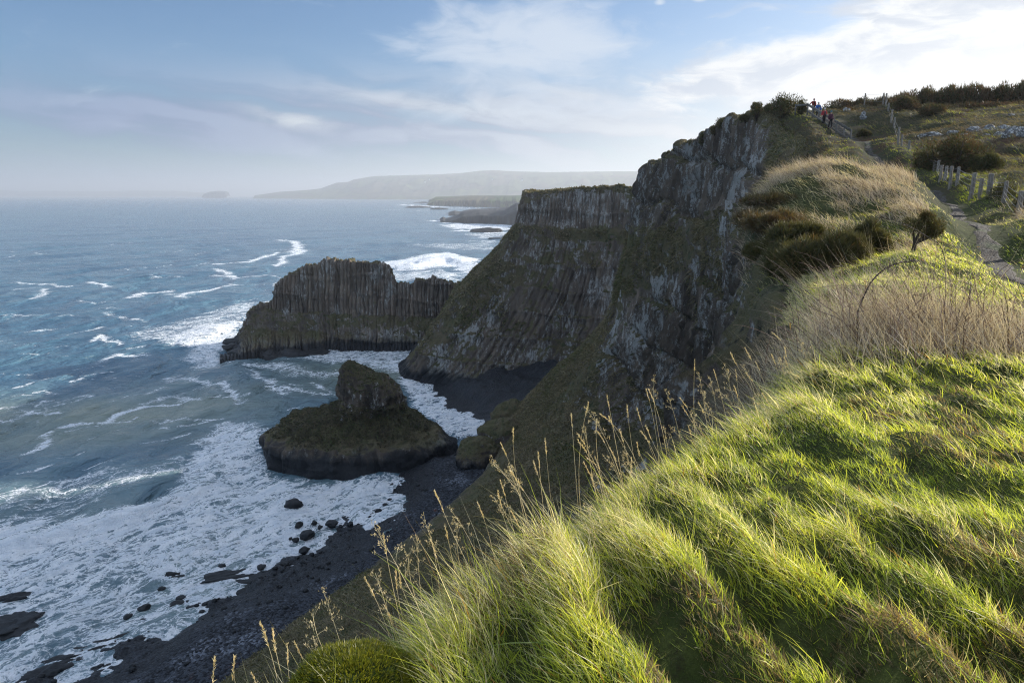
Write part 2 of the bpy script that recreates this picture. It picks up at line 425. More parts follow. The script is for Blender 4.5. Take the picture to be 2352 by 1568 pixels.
def rock_material(name, dark, lite, lichen=None, amount=.5, rough=.85, scale=1.):
    t = material(name); co = t.new('ShaderNodeTexCoord').outputs['Object']
    n1 = t.noise(co, 1.3 * scale, 6, .6); n2 = t.noise(co, 6 * scale, 5, .65)
    c = t.mix(t.rng(n1, .3, .7), dark, lite)
    if lichen: c = t.mix(t.m('MULTIPLY', t.rng(n2, .62 - .2 * amount, .72 - .2 * amount), .85), c, lichen)
    return finish(t, c, rough, t.m('ADD', n1, t.m('MULTIPLY', n2, .5)), .7, .15, .3)
M_WETROCK = rock_material('wet_basalt', (.006, .007, .008), (.020, .021, .023), rough=.55)
M_LIME = rock_material('lichen_rock', (.085, .080, .075), (.20, .195, .19), (.52, .52, .50), .65)

def sea_material():
    t = material('sea_water'); P = t.P
    F = t.attr('foam').outputs['Fac']; S = t.attr('shoal_sunlit').outputs['Fac']; far = t.attr('far').outputs['Fac']
    # --- foam lace
    wob = t.vm('SCALE', t.vm('SUBTRACT', t.noisec(P, .22, 4), (.5, .5, .5))); wob.node.inputs['Scale'].default_value = 5.0
    wob2 = t.vm('SCALE', t.vm('SUBTRACT', t.noisec(P, 1.1, 3), (.5, .5, .5))); wob2.node.inputs['Scale'].default_value = 1.2
    wob4 = t.vm('SCALE', t.vm('SUBTRACT', t.noisec(P, .05, 3), (.5, .5, .5))); wob4.node.inputs['Scale'].default_value = 14.0
    along = t.m('MULTIPLY', t.vm('DOT_PRODUCT', P, (.67, .74, 0)), .62); across = t.m('MULTIPLY', t.vm('DOT_PRODUCT', P, (-.74, .67, 0)), 1.25)
    cq = t.new('ShaderNodeCombineXYZ'); t.put(cq, 0, along); t.put(cq, 1, across); R_ = t.vm('ADD', cq.outputs[0], wob4)
    Q = t.vm('ADD', t.vm('ADD', R_, wob), wob2)
    e1 = t.voro(Q, .34, 'DISTANCE_TO_EDGE').outputs['Distance']; e2 = t.voro(Q, .85, 'DISTANCE_TO_EDGE').outputs['Distance']
    e3 = t.voro(Q, 2.0, 'DISTANCE_TO_EDGE').outputs['Distance']
    lace = t.m('ADD', t.m('ADD', t.rng(e1, .40, 0., 0., .42, False), t.rng(e2, .36, 0., 0., .36, False)), t.rng(e3, .34, 0., 0., .22, False))
    fb = t.noise(Q, .13, 6, .62)
    wob3 = t.vm('SCALE', wob); wob3.node.inputs['Scale'].default_value = .09
    fb2 = t.noise(t.vm('ADD', t.scalev(R_, (.06, .12, 0)), wob3), 1., 7, .68)
    val = t.m('ADD', t.m('ADD', t.m('MULTIPLY', lace, .66), t.m('MULTIPLY', fb, .42)), t.m('MULTIPLY_ADD', fb2, .85, -.30))
    th = t.m('MULTIPLY_ADD', F, -.46, 1.035)
    foam = t.rng(t.m('SUBTRACT', val, th), -.05, .09)
    foam = t.m('MULTIPLY', foam, t.rng(F, .02, .10))
    veil = t.m('MULTIPLY', t.rng(t.m('SUBTRACT', val, th), -.20, .06), t.m('MULTIPLY', t.rng(F, .05, .7), .30))
    # --- stray whitecaps in the open
    wc = t.noise(t.scalev(P, (.022, .05, 1)), 1., 6, .66, .6)
    caps = t.m('MULTIPLY', t.rng(wc, .655, .71), t.rng(t.noise(P, .30, 5, .7), .46, .60))
    caps = t.m('MULTIPLY', caps, t.attr('caps').outputs['Fac'])
    foam = t.m('MAXIMUM', t.m('MAXIMUM', foam, veil), caps)
    # --- water
    body = t.mix(S, (.048, .120, .185), (.17, .215, .185))  # second tone also puts sunlight into the green patch
    body = t.mix(t.rng(t.noise(t.scalev(P, (.006, .012, 1)), 1., 4), .38, .66), body, t.mix(S, (.085, .180, .240), (.22, .250, .195)))
    b1 = t.noise(t.scalev(P, (.20, .42, 1)), 1., 6, .62); b2 = t.noise(t.scalev(P, (.03, .075, 1)), 1., 4, .5)
    h = t.m('ADD', t.m('MULTIPLY', b1, .7), t.m('MULTIPLY', b2, 3.5))
    bp = t.new('ShaderNodeBump'); t.put(bp, 'Height', h); t.put(bp, 'Strength', 1.); t.put(bp, 'Distance', 1.6)
    wtr = t.new('ShaderNodeBsdfPrincipled'); t.put(wtr, 'Base Color', body); t.put(wtr, 'Roughness', .16); t.put(wtr, 'IOR', 1.333)
    t.l.new(bp.outputs[0], wtr.inputs['Normal'])
    fm = t.new('ShaderNodeBsdfPrincipled'); t.put(fm, 'Base Color', t.mix(t.rng(t.noise(Q, .30, 7, .68), .36, .62), (.76, .80, .84), (1., 1., 1.))); t.put(fm, 'Roughness', .8); t.put(fm, 'Specular IOR Level', .2)
    bp2 = t.new('ShaderNodeBump'); t.put(bp2, 'Height', t.m('ADD', lace, t.noise(P, 1.6, 5, .7))); t.put(bp2, 'Strength', 1.); t.put(bp2, 'Distance', .6)
    t.l.new(bp2.outputs[0], fm.inputs['Normal'])
    mx = t.new('ShaderNodeMixShader'); t.put(mx, 0, foam); t.l.new(wtr.outputs[0], mx.inputs[1]); t.l.new(fm.outputs[0], mx.inputs[2])
    t.l.new(mx.outputs[0], t.out.inputs[0]); return t.mat
M_SEA = sea_material()

def leaf_material(name, transl=.45, gloss=.06, rough=.35):
    t = material(name); c = t.attr('tint').outputs['Color']
    d = t.new('ShaderNodeBsdfDiffuse'); t.put(d, 0, c)
    tr = t.new('ShaderNodeBsdfTranslucent'); t.put(tr, 0, t.mix(1., c, (1.25, 1.2, .75), 'MULTIPLY'))
    m1 = t.new('ShaderNodeMixShader'); t.put(m1, 0, transl); t.l.new(d.outputs[0], m1.inputs[1]); t.l.new(tr.outputs[0], m1.inputs[2])
    g = t.new('ShaderNodeBsdfGlossy'); t.put(g, 0, (1, 1, 1)); t.put(g, 'Roughness', rough)
    m2 = t.new('ShaderNodeMixShader'); t.put(m2, 0, gloss); t.l.new(m1.outputs[0], m2.inputs[1]); t.l.new(g.outputs[0], m2.inputs[2])
    t.l.new(m2.outputs[0], t.out.inputs[0]); return t.mat
M_GRASS = leaf_material('grass_blades', .55, .030, .42)
M_GORSE = leaf_material('gorse_leaves', .3, .03, .5)
M_STEM = leaf_material('dry_stems', .3, .05, .5)
M_BARK = simple('gorse_wood', (.06, .045, .032), .9)
# ================================================================ cliffs
def colprofile(s, z, w, seed):
    q = s / w + .45 * vnoise(xyz(s / w * .6, z * 0.02), seed)
    i = np.floor(q); f = q - i
    prof = 1 - np.abs(2 * f - 1) ** 3.0
    hk = 3 + 5 * hash01(i, seed + 5)
    k = np.floor(z / hk + 9 * hash01(i, seed + 6))
    dep = hash01(i, seed) * .7 + hash01(i, seed + 3, k) * .55
    groove = np.exp(-(np.minimum(f, 1 - f) * w / .16) ** 2)
    tone = .5 * hash01(i, seed + 21) + .5 * hash01(i, seed + 22, k)
    return dep, prof, i, groove, tone
def loft(name, ctrl, nt, ns, mat, flip=1, colw=2.2, amp=1.0, seed=1, topjag=0.0, bulge=1.0, fl=.55, led_amp=1.1, parent=None, ts=None):
    """ctrl[level][station] = (x, y, z, rockiness). Displaced with fluted columns where rocky, tussocky elsewhere."""
    C = np.array(ctrl, float)
    G = catmull(catmull(C, ns, 1), nt, 0)
    Pm = G[..., :3]; R = np.clip(G[..., 3], 0, 1)
    N = normals(Pm) * flip
    ds = np.linalg.norm(np.diff(Pm[nt // 2], axis=0)[:, :2], axis=1); s = np.concatenate([[0], np.cumsum(ds)])
    S = np.broadcast_to(s[None], (nt, ns)).ravel(); Z = Pm[..., 2].ravel(); F = Pm.reshape(-1, 3); Rr = R.ravel()
    dep, prof, ci, gr, tone = colprofile(S + .8 * fbm(F * .12, 3, seed + 60), Z, colw, seed)
    dep2, prof2, _, gr2, _ = colprofile(S + 3 + 2.2 * fbm(F * .06, 3, seed + 61), Z, colw * 3.3, seed + 40)
    big = fbm(F * [.045, .045, .03], 4, seed + 1); mid = fbm(F * [.16, .16, .10], 4, seed + 2); fine = fbm(F * [.7, .7, .5], 4, seed + 3)
    tus = 1.5 * fbm(F * [.38, .38, .38], 5, seed + 8, .6)
    blk = np.round(fbm(F * [.35, .35, .16], 3, seed + 12) * 5) / 5
    dr = dep * .9 + prof * fl + dep2 * 1.0 + prof2 * .5 - 1.2 + fine * .5 + blk * .8 - gr2 * 1.5 - gr * .35
    dg = tus * .9 + fine * .25
    wgt = sstep(.25, .75, Rr + .35 * mid)
    d = amp * (wgt * dr + (1 - wgt) * dg) + bulge * (2.6 * big + 1.5 * mid)
    led = np.abs(((Z + 3 * big + .05 * S) / 9.) % 1 - .5) * 2
    d = d + wgt * led_amp * (sstep(.75, 1., led) - .5)
    fadeT = np.ones((nt, ns)); 
    V = F + N.reshape(-1, 3) * d[:, None]
    if topjag:
        lev = np.broadcast_to(np.linspace(0, 1, nt)[:, None], (nt, ns)).ravel()
        V[:, 2] += topjag * ((hash01(ci, seed + 77) - .6) + 1.3 * np.minimum(0, hash01(np.floor(S / 6.5), seed + 78) - .55)) * sstep(.56, .40, lev) * (.35 + .65 * sstep(.2, .42, lev)) 
    crev = wgt * np.clip(1 - prof * (.6 + .4 * prof2), 0, 1)
    o = mk(name, V, gridq(nt, ns), mat=mat, attrs={'rock': Rr, 'crev': crev, 'tone': tone}, parent=parent)
    return o, V.reshape(nt, ns, 3), (Rr - .35 * mid).reshape(nt, ns)
def pt(u, v, d, rk): return tuple(at_depth(u, v, d)) + (rk,)
def wp(x, y, z, rk): return (x, y, z, rk)

# --- near cliff (runs from under our feet to the buttress)
B = [
 # inland top,        edge,               foot of upper band,  top of flutes,       foot of flutes,       lower slope,         foot,             below
 [wp(80, 246, 72, .3), wp(64, 236, 72, .5), wp(60, 235, 60, .9), wp(58, 233, 52, .4), wp(54, 230, 30, .9), wp(48, 226, 14, .6), wp(42, 222, 1, 1), wp(40, 221, -5, 1)],
 [wp(66, 192, 74, .2), wp(52, 190, 77, .6), wp(47, 191, 62, .9), wp(44, 193, 56, .3), wp(36, 198, 38, .8), wp(26, 202, 20, .4), wp(15, 206, 1, .8), wp(14, 206, -5, 1)],
 [wp(48, 156, 74, .2), pt(1520, 360, 150, .75), pt(1462, 470, 156, .95), pt(1440, 560, 160, .1), pt(1398, 720, 168, .2), pt(1250, 870, 180, .1), pt(1158, 980, 187, .4), wp(-5, 189, -5, 1)],
 [wp(50, 128, 77, .1), pt(1622, 308, 125, .75), pt(1580, 475, 128, 1), pt(1545, 540, 130, .15), pt(1490, 790, 138, .95), pt(1370, 930, 150, .62), pt(1115, 1075, 158, .3), wp(-10, 157, -4, 1)],
 [wp(50, 110, 78, .1), pt(1692, 272, 108, .7), pt(1655, 460, 109, 1), pt(1620, 520, 110, .1), pt(1600, 800, 116, 1), pt(1510, 990, 122, .68), wp(-17, 131, 3.5, .2), wp(-20, 131, -2, 1)],
 [wp(46, 92, 74, .1), pt(1758, 262, 92, .45), pt(1712, 460, 89, .9), pt(1690, 510, 87, .35), pt(1676, 830, 91, .95), pt(1600, 1060, 96, .68), wp(-25, 113, 3.5, .1), wp(-28, 113, -2, 1)],
 [wp(42, 76, 68, .1), pt(1822, 306, 77, .0), pt(1765, 420, 69, .2), pt(1722, 520, 64, .6), pt(1715, 860, 66, .95), wp(4, 74, 34, .5), wp(-32, 97, 3.5, .1), wp(-35, 97, -2, 1)],
 [wp(30, 54, 66, .1), pt(1878, 390, 56, .0), pt(1760, 440, 50, .1), pt(1700, 560, 44, .55), pt(1724, 880, 46, .9), wp(-2, 58, 34, .5), wp(-38, 85, 3.5, .1), wp(-41, 85, -2, 1)],
 [wp(16, 28, 66, .1), pt(1760, 480, 27, .0), pt(1748, 590, 25, .45), pt(1768, 740, 23, .75), pt(1690, 960, 26, .7), wp(-12, 44, 34, .2), wp(-44, 72, 3.5, .1), wp(-47, 72, -2, 1)],
 [wp(9, 13, 65, .1), wp(5.4, 13, 66.5, .15), wp(4.7, 13.3, 64.6, .6), wp(3.6, 14, 61.5, .75), wp(-1, 18, 54, .7), wp(-21, 32, 30, .2), wp(-50, 60, 3.5, .1), wp(-53, 60, -2, 1)],
 [wp(4, 6.5, 65, .1), wp(1.9, 7.0, 66.2, .0), wp(.9, 7.6, 64.6, .3), wp(-1.2, 9.5, 61.5, .5), wp(-6, 13, 53, .4), wp(-26, 24, 29, .2), wp(-56, 48, 3.5, .1), wp(-59, 48, -2, 1)],
 [wp(2, -3, 65, .1), wp(-3.3, -3, 65.5, .0), wp(-4.3, -3, 64.0, .1), wp(-7, -2, 60.5, .2), wp(-12, 0, 52, .3), wp(-34, 8, 28, .2), wp(-64, 24, 3.5, .1), wp(-67, 24, -2, 1)],
 [wp(2, -30, 66.5, .1), wp(-6, -30, 65.8, .0), wp(-8, -30, 64, .1), wp(-11, -30, 60, .2), wp(-17, -30, 52, .3), wp(-40, -30, 28, .2), wp(-72, -30, 3.5, .1), wp(-75, -30, -2, 1)],
]
B = [list(c) for c in zip(*B)]
cliffB, GB, RB = loft('cliff', B, 460, 1000, M_CLIFF, 1, 1.9, .62, 3, bulge=.5, fl=.95)
tag(cliffB, 'steep fluted basalt cliff with grassy ledges running away on the right', 'cliff', kind='structure')

# --- far headland with the flat top
z0 = lambda u, v, rk: tuple(at_height(u, v, 0.0)) + (rk,)
def under(p): return (p[0] - 1, p[1] - 2, -6, 1)
A = []
for col_ in [
 [wp(40, 420, 71, 0), wp(16, 400, 71, .4), wp(10, 400, 60, 1), wp(-2, 400, 44, .2), wp(-14, 400, 32, .5), wp(-26, 400, 16, .5), wp(-34, 400, 6, .8), wp(-42, 400, 0, 1)],
 [wp(30, 320, 71.5, 0), wp(9, 300, 71, .4), wp(5, 297, 60, 1), wp(-9, 296, 44, .2), wp(-22, 294, 32, .5), wp(-33, 290, 16, .5), wp(-40, 288, 6, .8), wp(-46, 286, 0, 1)],
 [wp(26, 296, 72, 0), pt(1203, 441, 264, .4), pt(1188, 512, 262, 1), pt(1126, 602, 260, .15), pt(1062, 668, 259, .3), pt(988, 768, 258, .5), pt(948, 830, 258, .8), z0(922, 866, 1)],
 [wp(34, 292, 72, 0), pt(1262, 438, 259, .4), pt(1250, 512, 256, 1), pt(1212, 610, 253, .45), pt(1150, 715, 250, .65), pt(1090, 800, 248, .7), pt(1050, 850, 247, .8), z0(1016, 885, 1)],
 [wp(46, 292, 72, 0), pt(1340, 433, 257, .4), pt(1335, 518, 254, 1), pt(1318, 620, 249, .6), pt(1280, 730, 246, .85), pt(1240, 815, 243, .5), pt(1205, 870, 241, .8), z0(1160, 925, 1)],
 [wp(58, 292, 72.5, 0), pt(1420, 430, 256, .4), pt(1412, 515, 252, 1), pt(1400, 620, 246, .6), pt(1385, 730, 241, .8), pt(1365, 820, 237, .4), pt(1345, 890, 234, .6), z0(1320, 960, 1)],
 [wp(72, 290, 73, 0), pt(1480, 429, 252, .4), pt(1472, 515, 247, 1), pt(1462, 620, 240, .6), pt(1450, 730, 234, .8), pt(1440, 830, 229, .4), pt(1430, 900, 226, .6), z0(1415, 970, 1)],
 [wp(90, 280, 74, 0), wp(70, 246, 73, .4), wp(68, 242, 60, 1), wp(64, 236, 45, .5), wp(60, 230, 32, .6), wp(56, 226, 16, .4), wp(53, 223, 6, .6), wp(50, 220, 0, 1)],
]:
    b2 = np.array(col_[2]); b3 = np.array(col_[3]); led = b2 * .80 + b3 * .20; led[3] = .12; led[:3] += (0, -1.2, .6); mid_ = b2 * .45 + b3 * .55; mid_[3] = max(b3[3], .55)
    A.append([col_[0], col_[1], col_[2], tuple(led), tuple(mid_)] + col_[3:] + [under(col_[-1])])
A = [list(c) for c in zip(*A)]
cliffA, GA, RA = loft('headland', A, 330, 620, M_CLIFF, -1, 1.9, .62, 21, bulge=.5, led_amp=.5, fl=.95)
tag(cliffA, 'flat topped basalt headland with a pale banded upper cliff', 'headland', kind='structure')
# plateau behind both cliff tops
pl = [(16, 400, 71), (9, 300, 71)] + [tuple(GA[8, k]) for k in range(150, 600, 30)] + [(70, 246, 73), (64, 236, 73), (52, 192, 78)]

# --- columned promontory
Cst = []
for u, vt, vc, vs, ve, vb, rk in [
    (505, 819, 820, 823, 827, 832, .9), (528, 808, 810, 816, 824, 832, .9), (550, 770, 776, 794, 815, 832, .9), (562, 742, 752, 780, 808, 832, .9), (588, 702, 716, 768, 800, 828, .6), (621, 694, 708, 764, 796, 822, .8),
    (630, 664, 712, 764, 796, 818, 1), (655, 641, 714, 765, 794, 816, 1), (692, 618, 715, 768, 794, 813, 1), (735, 609, 716, 768, 794, 812, 1), (748, 601, 718, 768, 792, 808, 1), (768, 600, 720, 768, 790, 806, 1),
    (830, 603, 722, 768, 790, 805, 1), (892, 608, 724, 768, 790, 805, 1), (899, 632, 725, 770, 790, 806, 1), (930, 651, 726, 770, 790, 806, 1), (965, 645, 727, 770, 790, 806, 1), (990, 638, 728, 770, 792, 806, 1), (1015, 647, 728, 770, 792, 806, 1),
    (1062, 662, 732, 772, 794, 808, 1), (1140, 690, 740, 776, 796, 810, 1)]:
    dt = 314; zt = at_depth(u, vt, dt)
    b_ = at_height(u, vb, 0); 
    c_ = at_depth(u, vc, dt - 1.2); s_ = at_depth(u, vs, dt - 5); e_ = at_depth(u, ve, b_[1] + 3.0)
    if e_[2] < 1.2: e_[2] = 1.2
    th = 9 + 6 * hash01(int(u), 3)
    back = lambda p, y, z: (p[0] + 1, y, z, .8)
    Cst.append([back(b_, dt + th + 16, -5), back(s_, dt + th + 8, max(1, s_[2] * .6)), back(c_, dt + th + 2, max(1.5, c_[2])), (zt[0], dt + th * .7, zt[2] - .6, .2), (zt[0], dt + 2.2, zt[2] + .2, .3), tuple(zt) + (rk,),
                tuple(c_) + (rk,), tuple(c_ - [0, .9, .8]) + (.35,), tuple(s_) + (.45,), tuple(e_) + (.8,), tuple(b_) + (1,), (b_[0], b_[1] - 3, -5, 1)])
Cst = [list(c) for c in zip(*Cst)]
headC, GC, RC = loft('columned_promontory', Cst, 300, 900, M_HEAD, -1, 1.9, .95, 33, topjag=3.0, bulge=.55, fl=.75, led_amp=.5)
tag(headC, 'long promontory of upright basalt columns standing in the sea beyond the stack', 'promontory')

# --- sea stack: rings about a leaning axis
z_mid = lambda a, b: (a + b) / 2
def stack():
    rings = []   # (uL, vL, uR, vR, depth mid, front y offset, back y offset, rock)
    spec = [ # z at left, z at right, u left, u right, y mid, half depth, rockiness
        (-5, -5, 598, 1056, 180, 18.5, 1), (0, 0, 604, 1050, 180, 17.6, 1), (2.6, 1.4, 607, 1044, 180, 17, 1), (4.8, 3.2, 611, 1036, 180, 16.4, .9), (6.4, 5.2, 624, 1020, 180, 15.2, .6), (7.6, 6.6, 640, 1004, 180, 13.6, .15), (9.4, 8.2, 662, 984, 180, 11.8, .1), (11.4, 9.8, 704, 964, 180, 10.0, .08), (13.4, 11.9, 746, 941, 180, 8.4, .12),
        (15.0, 14, 774, 928, 179, 7.2, .3), (16.4, 15.6, 786, 922, 178.5, 6.4, .75), (18.2, 17.4, 788, 919, 178, 5.8, .8), (20.4, 18.6, 787, 914, 178, 5.2, .75), (22.6, 20.0, 786, 898, 178, 4.4, .75), (24.2, 21.8, 786, 872, 178, 3.6, .7),
        (25.5, 23.6, 790, 848, 178, 2.5, .6), (26.3, 25.0, 796, 830, 178, 1.4, .5), (26.7, 26.2, 803, 815, 178, .4, .4)]
    n = 260; a = np.linspace(0, 2 * math.pi, n, endpoint=False); G = []
    for zl, zr, ul, ur, y, hd, rk in spec:
        zc = (zl + zr) / 2
        x0 = at_depth(ul, 900, y)[0]; x1 = at_depth(ur, 900, y)[0]
        # x of an image column at this height
        t = lambda u, z: (u - 1176) / FPX * (y * CP + (EYE - z) * SP)
        x0, x1 = t(ul, zl), t(ur, zr); cx, rx = (x0 + x1) / 2, (x1 - x0) / 2
        ca, sa = np.cos(a), np.sin(a); e = .82
        e = .82 if z_mid(zl, zr) > 13.8 else .98; px = cx + rx * np.sign(ca) * np.abs(ca) ** e; py = y + hd * np.sign(sa) * np.abs(sa) ** e
        pz = zl + (zr - zl) * (ca * .5 + .5)
        G.append(np.stack([px, py, pz, np.full(n, rk)], 1))
    G = catmull(np.array(G), 240, 0); Pm = G[..., :3]
    Pw = np.concatenate([Pm[:, -1:], Pm, Pm[:, :1]], 1); N = normals(Pw)[:, 1:-1]
    ctr = Pm.mean(1, keepdims=True); N *= np.sign(((Pm - ctr) * N).sum(-1).mean())
    F = Pm.reshape(-1, 3); R = G[..., 3].ravel(); Z = F[:, 2]
    S = np.broadcast_to(np.arange(n)[None] / n * 130., (240, n)).ravel()
    dep, prof, ci, gr, tone = colprofile(S, Z, 130 / 74., 50)
    wr = sstep(.3, .75, R); low = sstep(9, 6, Z)
    mid = fbm(F * .22, 4, 51); fine = fbm(F * .8, 4, 52)
    d = wr * (low * (dep * .75 + prof * .45 - .7) + (1 - low) * (fbm(F * [.35, .35, .2], 4, 55) * 1.6 + fine * .5)) + (1 - wr) * (fine * .9) + mid * 2.0 + .9 * np.round(3 * fbm(F * [.30, .30, .18], 3, 57)) / 3 * sstep(12, 15, Z)
    d *= sstep(0, .26, np.linspace(1, 0, 240))[:, None].repeat(n, 1).ravel() * .9 + .1
    V = F + N.reshape(-1, 3) * d[:, None]
    q = gridq(240, n, True)
    o = mk('sea_stack', V, q, T=[(239 * n + k, 239 * n + (k + 1) % n, 239 * n + n // 2) for k in range(n)], mat=M_STACK, attrs={'rock': R, 'crev': wr * (1 - prof), 'tone': tone})
    tag(o, 'dark sea stack with a stubby tower on a grassy skirt in the surf', 'sea stack')
    return o, V.reshape(240, n, 3), R.reshape(240, n)
stackO, GS, RS = stack()

# ================================================================ beach
def polydist(X, Y, poly):
    """signed distance to an open polyline; positive on its right-hand side, plus arc position"""
    best = np.full(X.shape, 1e18); sgn = np.ones_like(best); arc = np.zeros_like(best); acc = 0
    for (x0, y0), (x1, y1) in zip(poly[:-1], poly[1:]):
        dx_, dy_ = x1 - x0, y1 - y0; L2 = dx_ * dx_ + dy_ * dy_
        t = np.clip(((X - x0) * dx_ + (Y - y0) * dy_) / L2, 0, 1)
        d2 = (X - x0 - t * dx_) ** 2 + (Y - y0 - t * dy_) ** 2
        cr = dx_ * (Y - y0) - dy_ * (X - x0)
        m = d2 < best; best = np.where(m, d2, best); sgn = np.where(m, -np.sign(cr), sgn); arc = np.where(m, acc + t * math.sqrt(L2), arc); acc += math.sqrt(L2)
    return np.sqrt(best) * sgn, arc
WL = [at_height(u, v, 0)[:2] for u, v in [(-220, 1760), (40, 1620), (180, 1560), (310, 1475), (480, 1395), (640, 1335), (770, 1275), (880, 1185), (936, 1105), (915, 1062), (930, 1045), (1000, 1030), (1042, 1040),
      (1055, 1015), (1085, 1006), (1135, 992), (1122, 985), (1112, 962), (1070, 925), (1035, 893), (1000, 880)]]
WL = [(-60, 20), (-62, 50)] + WL[1:] + [(-20, 262)]
bx = np.arange(-110, 70, .45); by = np.arange(15, 262, .45)
X, Y = np.meshgrid(bx, by); Xf, Yf = X.ravel(), Y.ravel()
dsh, _ = polydist(Xf, Yf, WL)
wob = fbm(xyz(Xf * .09, Yf * .09), 4, 61) * 3.2
e = dsh + wob
bz = np.where(e > 0, 3.2 * (1 - np.exp(-e / 13.)) + .03 * e, e * .11)
bz += .16 * fbm(xyz(Xf * .5, Yf * .5), 4, 62) + .10 * fbm(xyz(Xf * 1.7, Yf * 1.7), 3, 63)
rid = sstep(4, 9, e) * np.sin(e * .75 + 2 * fbm(xyz(Xf * .05, Yf * .05), 3, 64)) * .16
bz += rid
# wave-cut ledges and reefs along the water's edge, near end
reef = sstep(.05, .5, fbm(xyz(Xf * .13 + Yf * .05, Yf * .17), 5, 65) + .15) * sstep(-13, -2, e) * sstep(7, 0, e) * sstep(150, 110, Yf)
bz += reef * 1.5 * (.6 + .7 * fbm(xyz(Xf * .6, Yf * .6), 4, 66))
# dark rock platform at the foot of the headland
plat = sstep(190, 205, Yf) * sstep(-4, 8, e)
bz += plat * (2.5 * fbm(xyz(Xf * .15, Yf * .15), 5, 67) + 2.2 + .12 * np.clip(e, 0, 40))
bz = np.maximum(bz, -4)
beach = mk('beach', xyz(Xf, Yf, bz), gridq(len(by), len(bx)), mat=M_SHINGLE, attrs={'plat': np.clip(plat, 0, 1)})
tag(beach, 'dark shingle beach curving below the grassy slope', 'beach', kind='structure')
def beach_z(x, y):
    i = np.clip(((np.asarray(y) - by[0]) / .45).astype(int), 0, len(by) - 1); j = np.clip(((np.asarray(x) - bx[0]) / .45).astype(int), 0, len(bx) - 1)
    return bz.reshape(len(by), len(bx))[i, j]

